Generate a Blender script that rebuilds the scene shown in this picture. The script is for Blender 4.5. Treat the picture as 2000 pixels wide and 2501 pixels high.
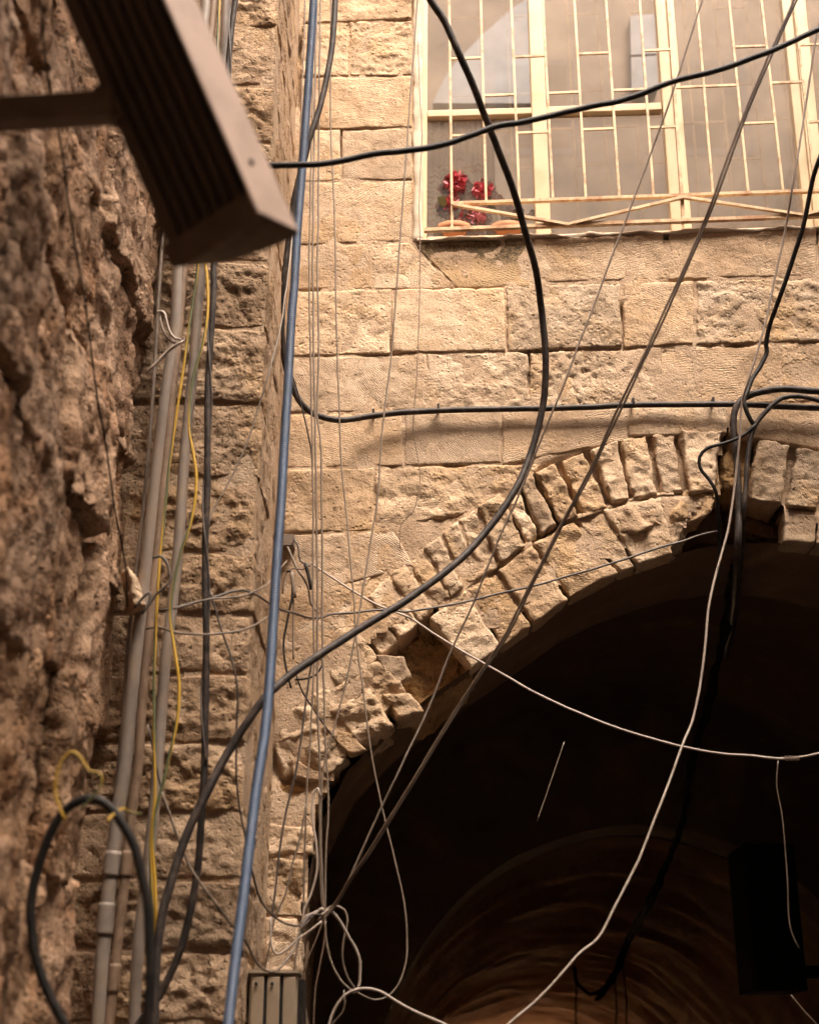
import bpy, math, random
import numpy as np
from mathutils import Vector, Matrix

# ------------------------------------------------------------------ scene, camera, light
scn = bpy.context.scene
for o in list(bpy.data.objects):
    bpy.data.objects.remove(o)
COL = scn.collection
PITCH = math.radians(22.0)
CAMZ = 1.6
LENS, SENS = 50.0, 36.0
F = LENS / SENS * 2501.0                      # focal length in photo pixels
cam_d = bpy.data.cameras.new('camera')
cam_d.sensor_fit = 'VERTICAL'
cam_d.sensor_height = SENS
cam_d.sensor_width = SENS
cam_d.lens = LENS
cam_d.clip_start = 0.05
cam_d.clip_end = 500
cam_d.dof.use_dof = True
cam_d.dof.focus_distance = 6.5
cam_d.dof.aperture_fstop = 1.9
cam = bpy.data.objects.new('camera', cam_d)
cam.location = (0, 0, CAMZ)
cam.rotation_euler = (math.radians(90) + PITCH, 0, 0)
COL.objects.link(cam)
scn.camera = cam

SUN_EL, SUN_AZ = math.radians(57), math.radians(157)   # azimuth clockwise from +Y (behind camera, to the right)
world = bpy.data.worlds.new('World')
scn.world = world
world.use_nodes = True
wn = world.node_tree
bg = wn.nodes['Background']
sky = wn.nodes.new('ShaderNodeTexSky')
sky.sky_type = 'NISHITA'
sky.sun_disc = False
sky.sun_elevation = SUN_EL
sky.sun_rotation = SUN_AZ
sky.dust_density = 6.0
sky.air_density = 1.0
sky.ozone_density = 0.6
wn.links.new(sky.outputs[0], bg.inputs['Color'])
bg.inputs['Strength'].default_value = 0.15
sun_d = bpy.data.lights.new('sun', 'SUN')
sun_d.energy = 3.0
sun_d.angle = math.radians(40)
sun_d.color = (1.0, 0.85, 0.69)
sun = bpy.data.objects.new('sun', sun_d)
sv = Vector((math.sin(SUN_AZ) * math.cos(SUN_EL), math.cos(SUN_AZ) * math.cos(SUN_EL), math.sin(SUN_EL)))
sun.rotation_euler = (-sv).to_track_quat('-Z', 'Y').to_euler()
sun.location = (0, 0, 30)
COL.objects.link(sun)
vs = scn.view_settings
vs.view_transform = 'Standard'
vs.look = 'None'
vs.gamma = 1.0
vs.use_curve_mapping = False
vs.exposure = 2.2
scn.render.engine = 'CYCLES'
scn.cycles.max_bounces = 8
scn.cycles.diffuse_bounces = 5
scn.cycles.use_denoising = True
scn.cycles.use_adaptive_sampling = True
scn.cycles.adaptive_threshold = 0.03

# ------------------------------------------------------------------ projection helper
CP, SP = math.cos(PITCH), math.sin(PITCH)
D = 6.0                                        # the arched wall stands 6 m away
PIER_Y = 5.0                                   # front face of the stone pier
PIER_X = -0.58                                 # its right-hand face
LEFT_X = -1.02                                 # the rough wall on the left


def P(px, py, y=D):
    """point at distance y (metres ahead) that the photo shows at pixel px, py"""
    u = (px - 1000.0) / F
    v = (1250.5 - py) / F
    ry = CP - v * SP
    rz = SP + v * CP
    t = y / ry
    return np.array((u * t, y, CAMZ + rz * t))


def mpp(px, py, y):
    v = (1250.5 - py) / F
    return (y / (CP - v * SP)) / F


def PL(px, py, x=LEFT_X):
    """point on the plane X = x"""
    u = (px - 1000.0) / F
    v = (1250.5 - py) / F
    t = x / u
    return np.array((x, (CP - v * SP) * t, CAMZ + (SP + v * CP) * t))


# ------------------------------------------------------------------ vectorised noise
_rs = np.random.RandomState(7)
_PERM = np.concatenate([_rs.permutation(256)] * 3)
_G = _rs.normal(size=(256, 3))
_G /= np.linalg.norm(_G, axis=1)[:, None]


def pnoise(p):
    p = np.asarray(p, float)
    i = np.floor(p).astype(int)
    f = p - i
    i &= 255
    s = f * f * f * (f * (f * 6 - 15) + 10)
    r = 0
    for dx in (0, 1):
        wx = s[:, 0] if dx else 1 - s[:, 0]
        for dy in (0, 1):
            wy = s[:, 1] if dy else 1 - s[:, 1]
            for dz in (0, 1):
                wz = s[:, 2] if dz else 1 - s[:, 2]
                h = _PERM[_PERM[_PERM[(i[:, 0] + dx) & 255] + ((i[:, 1] + dy) & 255)] + ((i[:, 2] + dz) & 255)]
                g = _G[h]
                d = g[:, 0] * (f[:, 0] - dx) + g[:, 1] * (f[:, 1] - dy) + g[:, 2] * (f[:, 2] - dz)
                r = r + wx * wy * wz * d
    return r * 1.6


def fbm(p, scale, octv=4, gain=0.5, seed=0.0):
    p = np.asarray(p) * scale + seed * 17.31
    a, r, n = 1.0, 0, 0
    for _ in range(octv):
        r = r + a * pnoise(p)
        n += a
        p = p * 2.03 + 5.7
        a *= gain
    return r / n


def ridged(p, scale, octv=4, gain=0.5, seed=0.0):
    p = np.asarray(p) * scale + seed * 13.7
    a, r, n = 1.0, 0, 0
    for _ in range(octv):
        r = r + a * (1 - np.abs(pnoise(p)) * 2)
        n += a
        p = p * 2.07 + 3.1
        a *= gain
    return r / n


def terrace(p, scale, steps, seed=0.0):
    """broken ledges: noise cut into steps with steep risers"""
    x = fbm(p, scale, 4, 0.55, seed=seed) * steps
    k = np.floor(x)
    f = np.clip((x - k - 0.5) * 4.0 + 0.5, 0, 1)
    return (k + f * f * (3 - 2 * f)) / steps


# ------------------------------------------------------------------ materials
def new_mat(name):
    m = bpy.data.materials.new(name)
    m.use_nodes = True
    nt = m.node_tree
    b = nt.nodes['Principled BSDF']
    return m, nt, b


def nd(nt, t, **kw):
    n = nt.nodes.new(t)
    for k, v in kw.items():
        if k.startswith('i_'):
            n.inputs[k[2:].replace('_', ' ')].default_value = v
        else:
            setattr(n, k, v)
    return n


def ramp(nt, src, stops, interp='LINEAR'):
    r = nt.nodes.new('ShaderNodeValToRGB')
    r.color_ramp.interpolation = interp
    e = r.color_ramp.elements
    while len(e) > 1:
        e.remove(e[-1])
    for k, (pos, c) in enumerate(stops):
        x = e[0] if k == 0 else e.new(pos)
        x.position = pos
        x.color = (c, c, c, 1) if not isinstance(c, tuple) else (*c, 1)
    nt.links.new(src, r.inputs[0])
    return r.outputs[0]


def mix(nt, fac, a, b, mode='MIX'):
    m = nt.nodes.new('ShaderNodeMix')
    m.data_type = 'RGBA'
    m.blend_type = mode
    for s, v in ((m.inputs[0], fac), (m.inputs[6], a), (m.inputs[7], b)):
        if isinstance(v, (int, float)):
            s.default_value = v
        elif isinstance(v, tuple):
            s.default_value = (*v, 1)
        else:
            nt.links.new(v, s)
    return m.outputs[2]


def math_n(nt, op, a, b=None):
    m = nt.nodes.new('ShaderNodeMath')
    m.operation = op
    for s, v in ((m.inputs[0], a), (m.inputs[1], b)):
        if v is None:
            continue
        if isinstance(v, (int, float)):
            s.default_value = v
        else:
            nt.links.new(v, s)
    return m.outputs[0]


def noise_n(nt, vec, scale, detail=4, rough=0.55, dist=0.0):
    n = nt.nodes.new('ShaderNodeTexNoise')
    n.inputs['Scale'].default_value = scale
    n.inputs['Detail'].default_value = detail
    n.inputs['Roughness'].default_value = rough
    n.inputs['Distortion'].default_value = dist
    nt.links.new(vec, n.inputs['Vector'])
    return n.outputs['Fac']


def stone_mat(name, dark, mid, light, ochre=(0.50, 0.30, 0.12), ochre_amt=0.35, stain=(0.10, 0.07, 0.045),
              stain_amt=0.45, chisel=0.5, pit=0.5, fine=0.5, lichen=None, grain=0.22, streak=None):
    m, nt, b = new_mat(name)
    tc = nd(nt, 'ShaderNodeTexCoord')
    oi = nd(nt, 'ShaderNodeObjectInfo')
    pos = tc.outputs['Object']
    rnd = oi.outputs['Random']
    # each stone gets its own slice of the noise
    off = nt.nodes.new('ShaderNodeVectorMath')
    off.operation = 'ADD'
    nt.links.new(pos, off.inputs[0])
    cx = nd(nt, 'ShaderNodeCombineXYZ')
    nt.links.new(math_n(nt, 'MULTIPLY', rnd, 37.0), cx.inputs[1])
    nt.links.new(cx.outputs[0], off.inputs[1])
    v = off.outputs[0]
    n1 = noise_n(nt, v, 3.2, 4, 0.66)
    col = mix(nt, ramp(nt, n1, [(0.34, 0.0), (0.66, 1.0)]), dark, light)
    n2 = noise_n(nt, v, 14, 4, 0.68)
    col = mix(nt, ramp(nt, n2, [(0.35, 0.0), (0.65, 0.55)]), col, mid)
    # stone to stone tone
    tone = ramp(nt, rnd, [(0.0, (0.78, 0.77, 0.76)), (0.3, (0.98, 0.97, 0.97)), (0.55, (0.90, 0.84, 0.76)), (0.8, (1.10, 1.08, 1.06)), (1.0, (1.18, 1.18, 1.18))])
    col = mix(nt, 1.0, col, tone, 'MULTIPLY')
    # ochre bloom
    n3 = noise_n(nt, v, 2.1, 3, 0.6, 0.6)
    col = mix(nt, math_n(nt, 'MULTIPLY', ramp(nt, n3, [(0.52, 0.0), (0.70, 1.0)]), ochre_amt), col, ochre)
    # grey-brown weather stains
    spos = pos
    if streak:
        ms = nd(nt, 'ShaderNodeMapping')
        ms.inputs['Scale'].default_value = streak
        nt.links.new(pos, ms.inputs[0])
        spos = ms.outputs[0]
    n4 = noise_n(nt, spos, 2.7, 5, 0.7, 0.4)
    n4b = n2
    st = math_n(nt, 'MULTIPLY', ramp(nt, n4, [(0.50, 0.0), (0.68, 1.0)]), ramp(nt, n4b, [(0.3, 0.25), (0.7, 1.0)]))
    col = mix(nt, math_n(nt, 'MULTIPLY', st, stain_amt), col, stain)
    # fine grain
    n5 = noise_n(nt, pos, 110, 2, 0.7)
    col = mix(nt, 1.0, col, ramp(nt, n5, [(0.30, 1 - grain), (0.70, 1 + grain * 0.8)]), 'MULTIPLY')
    n6 = noise_n(nt, pos, 48, 1, 0.6)
    pits = ramp(nt, n6, [(0.24, 1.0), (0.36, 0.0)])
    col = mix(nt, math_n(nt, 'MULTIPLY', pits, 0.55 * pit), col, stain)
    if lichen:
        sep = nd(nt, 'ShaderNodeSeparateXYZ')
        nt.links.new(pos, sep.inputs[0])
        zz = math_n(nt, 'SUBTRACT', sep.outputs[2], lichen[0])
        g = math_n(nt, 'DIVIDE', zz, lichen[1])
        nl = noise_n(nt, pos, 7.5, 6, 0.7)
        k = math_n(nt, 'ADD', g, math_n(nt, 'MULTIPLY', math_n(nt, 'SUBTRACT', nl, 0.40), 2.6))
        k = ramp(nt, k, [(0.62, 0.0), (0.80, 1.0)])
        k = math_n(nt, 'MULTIPLY', k, ramp(nt, g, [(0.25, 0.0), (0.6, 1.0)]))
        nl2 = noise_n(nt, pos, 70, 3, 0.7)
        k = math_n(nt, 'MULTIPLY', k, ramp(nt, nl2, [(0.3, 0.35), (0.6, 1.0)]))
        col = mix(nt, math_n(nt, 'MULTIPLY', k, 0.85), col, (0.045, 0.036, 0.026))
    nt.links.new(col, b.inputs['Base Color'])
    b.inputs['Roughness'].default_value = 0.93
    b.inputs['Specular IOR Level'].default_value = 0.12
    # relief: tooling marks, pits, grain
    mp = nd(nt, 'ShaderNodeMapping')
    nt.links.new(v, mp.inputs[0])
    rot = nd(nt, 'ShaderNodeCombineXYZ')
    nt.links.new(math_n(nt, 'MULTIPLY', math_n(nt, 'SUBTRACT', rnd, 0.5), 2.4), rot.inputs[1])
    nt.links.new(rot.outputs[0], mp.inputs['Rotation'])
    w = nd(nt, 'ShaderNodeTexWave', wave_type='BANDS', bands_direction='Z')
    w.inputs['Scale'].default_value = 36
    w.inputs['Distortion'].default_value = 5.0
    w.inputs['Detail'].default_value = 1.5
    w.inputs['Detail Scale'].default_value = 1.6
    nt.links.new(mp.outputs[0], w.inputs['Vector'])
    wm = math_n(nt, 'MULTIPLY', w.outputs['Fac'], ramp(nt, n1, [(0.42, 0.0), (0.6, 1.0)]))
    vv = nd(nt, 'ShaderNodeTexVoronoi', feature='F1')
    vv.inputs['Scale'].default_value = 42
    vv.inputs['Randomness'].default_value = 1.0
    nt.links.new(v, vv.inputs['Vector'])
    vor = ramp(nt, vv.outputs['Distance'], [(0.0, 0.0), (0.42, 1.0)])
    vmask = ramp(nt, n3, [(0.42, 0.0), (0.56, 1.0)])
    vor = math_n(nt, 'MULTIPLY', vor, vmask)
    h = math_n(nt, 'MULTIPLY', wm, 0.0022 * chisel)
    h = math_n(nt, 'ADD', h, math_n(nt, 'MULTIPLY', vor, 0.005 * pit))
    h = math_n(nt, 'ADD', h, math_n(nt, 'MULTIPLY', pits, -0.006 * pit))
    h = math_n(nt, 'ADD', h, math_n(nt, 'MULTIPLY', n5, 0.0035 * fine))
    h = math_n(nt, 'ADD', h, math_n(nt, 'MULTIPLY', n2, 0.010 * fine))
    bp = nd(nt, 'ShaderNodeBump')
    bp.inputs['Strength'].default_value = 1.0
    bp.inputs['Distance'].default_value = 1.0
    nt.links.new(h, bp.inputs['Height'])
    nt.links.new(bp.outputs[0], b.inputs['Normal'])
    return m


M = {}
M['ashlar'] = stone_mat('ashlar_limestone', (0.39, 0.275, 0.18), (0.49, 0.36, 0.25), (0.61, 0.475, 0.35), ochre_amt=0.4, stain_amt=0.45, fine=0.8, chisel=0.8)
M['ashlar_rough'] = stone_mat('rough_limestone', (0.39, 0.28, 0.185), (0.49, 0.365, 0.255), (0.62, 0.485, 0.36), ochre_amt=0.5, stain_amt=0.42, chisel=0.2, pit=0.9, fine=0.9)
M['ashlar_stain'] = stone_mat('lichen_limestone', (0.38, 0.26, 0.155), (0.46, 0.335, 0.21), (0.52, 0.39, 0.25), stain_amt=0.5, chisel=0.9,
                              lichen=(P(1150, 690)[2], P(1150, 590)[2] - P(1150, 690)[2]))
M['voussoir'] = stone_mat('arch_limestone', (0.37, 0.26, 0.17), (0.46, 0.34, 0.235), (0.57, 0.44, 0.32), ochre_amt=0.45, stain_amt=0.35, chisel=0.35, pit=0.7, fine=1.0)
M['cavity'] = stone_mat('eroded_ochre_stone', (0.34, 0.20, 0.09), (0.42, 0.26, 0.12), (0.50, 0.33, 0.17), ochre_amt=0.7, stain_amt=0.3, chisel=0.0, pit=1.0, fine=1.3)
M['mortar'] = stone_mat('lime_mortar', (0.38, 0.265, 0.175), (0.45, 0.33, 0.225), (0.52, 0.395, 0.285), stain_amt=0.35, chisel=0.0, pit=0.6, fine=1.0)
M['quoin'] = stone_mat('pitted_pier_stone', (0.29, 0.195, 0.125), (0.38, 0.268, 0.18), (0.47, 0.345, 0.24), ochre_amt=0.35, stain_amt=0.5, chisel=0.1, pit=1.0, grain=0.3, fine=1.2)
M['rock'] = stone_mat('eroded_wall_rock', (0.21, 0.12, 0.072), (0.34, 0.22, 0.143), (0.49, 0.345, 0.24), ochre=(0.33, 0.15, 0.06), ochre_amt=0.5,
                      stain=(0.055, 0.034, 0.022), stain_amt=0.75, chisel=0.0, pit=1.3, fine=1.3, grain=0.45, streak=(1.5, 2.2, 0.35))
M['vault'] = stone_mat('dark_vault_plaster', (0.12, 0.074, 0.048), (0.15, 0.095, 0.062), (0.19, 0.122, 0.08), ochre_amt=0.2, stain_amt=0.6, chisel=0.0, pit=0.5, fine=1.0)  # dark brown plaster, also on the soffit and the set-back crown stones
M['glow_vault'] = stone_mat('glow_tinted_vault_stone', (0.30, 0.155, 0.075), (0.38, 0.21, 0.105), (0.46, 0.27, 0.145), ochre_amt=0.5, stain_amt=0.7, chisel=0.0, pit=0.5, fine=1.2)  # brighter and oranger than the near vault: far-end glow put into the colour
M['farstone'] = stone_mat('plain_limestone', (0.42, 0.31, 0.20), (0.48, 0.36, 0.245), (0.54, 0.42, 0.29), stain_amt=0.3)


def plain(name, col, rough=0.5, metal=0.0, var=0.15, scale=30, dirt=None, dirt_amt=0.5, bump=0.0, spec=0.5, lo=0.47):
    m, nt, b = new_mat(name)
    tc = nd(nt, 'ShaderNodeTexCoord')
    n = noise_n(nt, tc.outputs['Object'], scale, 5, 0.65)
    c = mix(nt, 1.0, col, ramp(nt, n, [(0.25, 1 - var), (0.75, 1 + var)]), 'MULTIPLY')
    if dirt:
        n2 = noise_n(nt, tc.outputs['Object'], scale * 0.35, 6, 0.7, 0.3)
        c = mix(nt, math_n(nt, 'MULTIPLY', ramp(nt, n2, [(lo, 0.0), (lo + 0.17, 1.0)]), dirt_amt), c, dirt)
    nt.links.new(c, b.inputs['Base Color'])
    b.inputs['Roughness'].default_value = rough
    b.inputs['Metallic'].default_value = metal
    b.inputs['Specular IOR Level'].default_value = spec
    if bump:
        bp = nd(nt, 'ShaderNodeBump')
        bp.inputs['Distance'].default_value = bump
        nt.links.new(n, bp.inputs['Height'])
        nt.links.new(bp.outputs[0], b.inputs['Normal'])
    return m


M['black'] = plain('black_rubber', (0.012, 0.010, 0.009), 0.55, dirt=(0.05, 0.037, 0.03), dirt_amt=0.45, scale=40, spec=0.25)
M['dusty'] = plain('dusty_black_rubber', (0.030, 0.024, 0.022), 0.52, dirt=(0.11, 0.082, 0.068), dirt_amt=0.6, scale=45, spec=0.22)
M['darkgrey'] = plain('dark_grey_plastic', (0.075, 0.062, 0.056), 0.5, dirt=(0.16, 0.115, 0.085), dirt_amt=0.5, scale=35)
M['pipe'] = plain('grey_plastic_pipe', (0.24, 0.195, 0.165), 0.5, dirt=(0.30, 0.22, 0.15), dirt_amt=0.6, scale=18, bump=0.0006)
M['pipe_brown'] = plain('painted_brown_pipe', (0.25, 0.165, 0.11), 0.6, dirt=(0.12, 0.075, 0.045), dirt_amt=0.7, scale=22, bump=0.0008)
M['wire'] = plain('grey_wire', (0.17, 0.13, 0.10), 0.5, dirt=(0.14, 0.10, 0.07), dirt_amt=0.5, scale=25)
M['wire_pale'] = plain('pale_wire', (0.36, 0.295, 0.25), 0.45, dirt=(0.26, 0.19, 0.14), dirt_amt=0.4, scale=25)
M['wire_brown'] = plain('brown_wire', (0.15, 0.10, 0.07), 0.5, scale=25)
M['blue'] = plain('blue_conduit_plastic', (0.125, 0.185, 0.30), 0.45, dirt=(0.22, 0.22, 0.25), dirt_amt=0.25, scale=14, var=0.1)
M['cream'] = plain('cream_window_paint', (0.60, 0.45, 0.27), 0.45, dirt=(0.42, 0.27, 0.12), dirt_amt=0.30, scale=9, var=0.06)
M['rust'] = plain('rusting_cream_paint', (0.57, 0.415, 0.24), 0.55, dirt=(0.28, 0.115, 0.03), dirt_amt=0.8, scale=30, var=0.10, bump=0.0008)
M['rust_heavy'] = plain('heavily_rusted_cream_paint', (0.55, 0.39, 0.22), 0.6, dirt=(0.30, 0.12, 0.03), dirt_amt=0.9, scale=26, var=0.15, bump=0.0012, lo=0.42)
M['lampside'] = plain('beige_lamp_paint', (0.68, 0.50, 0.39), 0.6, scale=12, var=0.05, dirt=(0.24, 0.155, 0.11), dirt_amt=0.35)
M['lampdark'] = plain('dark_brown_lamp_metal', (0.115, 0.08, 0.055), 0.65, scale=10, var=0.25, spec=0.25)
M['lampbracket'] = plain('rusty_bracket_steel', (0.15, 0.10, 0.068), 0.7, scale=20, var=0.3, spec=0.2)
M['box'] = plain('beige_box_plastic', (0.31, 0.24, 0.17), 0.55, scale=14, var=0.08, dirt=(0.22, 0.16, 0.10), dirt_amt=0.5)
M['plaster'] = plain('white_lime_plaster', (0.60, 0.50, 0.39), 0.95, scale=22, var=0.12, dirt=(0.36, 0.25, 0.15), dirt_amt=0.5, bump=0.003)
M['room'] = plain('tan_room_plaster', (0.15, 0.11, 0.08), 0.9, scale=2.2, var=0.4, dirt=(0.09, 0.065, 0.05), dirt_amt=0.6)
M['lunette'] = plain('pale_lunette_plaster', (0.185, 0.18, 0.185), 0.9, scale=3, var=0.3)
M['terracotta'] = plain('terracotta', (0.40, 0.16, 0.07), 0.8, scale=18)
M['petal'] = plain('red_cloth_petal', (0.58, 0.12, 0.15), 0.7, scale=30, var=0.3)
M['petal_pink'] = plain('pink_cloth_petal', (0.60, 0.24, 0.29), 0.7, scale=30, var=0.3)
M['leaf'] = plain('dull_green_leaf', (0.16, 0.17, 0.08), 0.6, scale=30, var=0.3)
M['foil'] = plain('silver_foil', (0.60, 0.60, 0.66), 0.25, metal=0.7, scale=30, var=0.2)
M['paving'] = plain('stone_paving', (0.075, 0.058, 0.045), 0.85, scale=3, var=0.25)
M['darkmetal'] = plain('dark_cabinet_metal', (0.03, 0.024, 0.02), 0.6, scale=10)
M['sooty'] = plain('sooty_sheath', (0.012, 0.010, 0.008), 0.9, spec=0.05)
M['slot'] = plain('black_slot', (0.012, 0.010, 0.009), 0.8)

# yellow-green earth wire, striped along the sheath
m, nt, b = new_mat('yellow_green_wire')
uvn = nd(nt, 'ShaderNodeUVMap')
sx = nd(nt, 'ShaderNodeSeparateXYZ')
nt.links.new(uvn.outputs[0], sx.inputs[0])
fr = math_n(nt, 'FRACT', math_n(nt, 'ADD', sx.outputs[0], math_n(nt, 'MULTIPLY', sx.outputs[1], 0.13)))
nt.links.new(mix(nt, ramp(nt, fr, [(0.0, 0.0), (0.56, 0.0), (0.60, 1.0)]), (0.52, 0.31, 0.035), (0.10, 0.115, 0.05)), b.inputs['Base Color'])
b.inputs['Roughness'].default_value = 0.5
M['yg'] = m

# window glass: thin pane, part mirror, part clear
m = bpy.data.materials.new('window_glass')
m.use_nodes = True
nt = m.node_tree
nt.nodes.clear()
out = nd(nt, 'ShaderNodeOutputMaterial')
mx = nd(nt, 'ShaderNodeMixShader')
tr = nd(nt, 'ShaderNodeBsdfTransparent')
gl = nd(nt, 'ShaderNodeBsdfGlossy')
tr.inputs[0].default_value = (0.93, 0.92, 0.90, 1)
gl.inputs[0].default_value = (0.95, 0.95, 0.95, 1)
gl.inputs['Roughness'].default_value = 0.02
fz = nd(nt, 'ShaderNodeFresnel')
fz.inputs[0].default_value = 1.55
nt.links.new(math_n(nt, 'MULTIPLY', fz.outputs[0], 4.0), mx.inputs[0])
nt.links.new(tr.outputs[0], mx.inputs[1])
nt.links.new(gl.outputs[0], mx.inputs[2])
tcg = nd(nt, 'ShaderNodeTexCoord')
df = nd(nt, 'ShaderNodeBsdfDiffuse')
df.inputs[0].default_value = (0.55, 0.44, 0.33, 1)
mx2 = nd(nt, 'ShaderNodeMixShader')
ng = noise_n(nt, tcg.outputs['Object'], 3.0, 5, 0.65, 0.5)
nt.links.new(ramp(nt, ng, [(0.3, 0.02), (0.75, 0.22)]), mx2.inputs[0])
nt.links.new(mx.outputs[0], mx2.inputs[1])
nt.links.new(df.outputs[0], mx2.inputs[2])
nt.links.new(mx2.outputs[0], out.inputs[0])
M['glass'] = m

# lace curtain with an ochre leaf print
m, nt, b = new_mat('printed_curtain')
tc = nd(nt, 'ShaderNodeTexCoord')
w = nd(nt, 'ShaderNodeTexWave', wave_type='RINGS', rings_direction='Y')
w.inputs['Scale'].default_value = 9
w.inputs['Distortion'].default_value = 9
w.inputs['Detail'].default_value = 3
nt.links.new(tc.outputs['Object'], w.inputs['Vector'])
n = noise_n(nt, tc.outputs['Object'], 6, 3)
k = math_n(nt, 'MULTIPLY', ramp(nt, w.outputs['Fac'], [(0.62, 0.0), (0.78, 1.0)]), ramp(nt, n, [(0.48, 0.0), (0.6, 1.0)]))
nt.links.new(mix(nt, k, (0.62, 0.47, 0.34), (0.52, 0.24, 0.06)), b.inputs['Base Color'])
b.inputs['Alpha'].default_value = 0.55
b.inputs['Roughness'].default_value = 0.9
M['curtain'] = m


# ------------------------------------------------------------------ object helpers
def mesh_obj(name, verts, faces, mat, parent=None, smooth=True, uvs=None):
    me = bpy.data.meshes.new(name)
    me.from_pydata([tuple(map(float, v)) for v in verts], [], [tuple(map(int, f)) for f in faces])
    me.materials.append(M[mat] if isinstance(mat, str) else mat)
    if smooth:
        me.polygons.foreach_set('use_smooth', [True] * len(me.polygons))
    if uvs is not None:
        l = me.uv_layers.new(name='UVMap')
        l.data.foreach_set('uv', np.asarray(uvs, dtype=np.float32).ravel())
    me.update()
    o = bpy.data.objects.new(name, me)
    COL.objects.link(o)
    if parent is not None:
        attach(o, parent)
    return o


def world_loc(o):
    v = Vector(o.location)
    while o.parent:
        o = o.parent
        v = v + Vector(o.location)
    return v


def attach(o, parent):
    o.parent = parent
    base = parent
    # parents are only ever translated, so the inverse is a plain translation
    t = Vector((0, 0, 0))
    while base is not None:
        if base.type == 'EMPTY':
            t = t + Vector(base.location)
        base = base.parent
    o.matrix_parent_inverse = Matrix.Translation(-t) if parent.type == 'EMPTY' else Matrix.Identity(4)


def tag(o, label, cat, group=None, kind=None):
    if label:
        o['label'] = label
    if cat:
        o['category'] = cat
    if group:
        o['group'] = group
    if kind:
        o['kind'] = kind
    return o


def thing(name, loc, label, cat, group=None):
    e = bpy.data.objects.new(name, None)
    e.location = tuple(map(float, loc))
    e.empty_display_size = 0.1
    COL.objects.link(e)
    return tag(e, label, cat, group)


def box_vf(c0, c1):
    x0, y0, z0 = c0
    x1, y1, z1 = c1
    v = [(x0, y0, z0), (x1, y0, z0), (x1, y1, z0), (x0, y1, z0), (x0, y0, z1), (x1, y0, z1), (x1, y1, z1), (x0, y1, z1)]
    f = [(0, 3, 2, 1), (4, 5, 6, 7), (0, 1, 5, 4), (1, 2, 6, 5), (2, 3, 7, 6), (3, 0, 4, 7)]
    return v, f


def hexa_vf(front, back):
    """front / back: TL, TR, BR, BL"""
    v = list(front) + list(back)
    f = [(0, 3, 2, 1), (4, 5, 6, 7), (0, 1, 5, 4), (1, 2, 6, 5), (2, 3, 7, 6), (3, 0, 4, 7)]
    return v, f


def bar_between(a, b, wx, wz, up=(0, 0, 1)):
    """square bar from a to b, width wx sideways and wz upwards"""
    a, b = np.array(a), np.array(b)
    d = (b - a) / np.linalg.norm(b - a)
    s = np.cross(d, np.array(up))
    if np.linalg.norm(s) < 1e-6:
        s = np.array((1.0, 0, 0))
    s /= np.linalg.norm(s)
    u = np.cross(s, d)
    v = []
    for p in (a, b):
        for i, j in ((-1, -1), (1, -1), (1, 1), (-1, 1)):
            v.append(p + s * i * wx / 2 + u * j * wz / 2)
    f = [(0, 1, 2, 3), (7, 6, 5, 4), (0, 4, 5, 1), (1, 5, 6, 2), (2, 6, 7, 3), (3, 7, 4, 0)]
    return v, f


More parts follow.
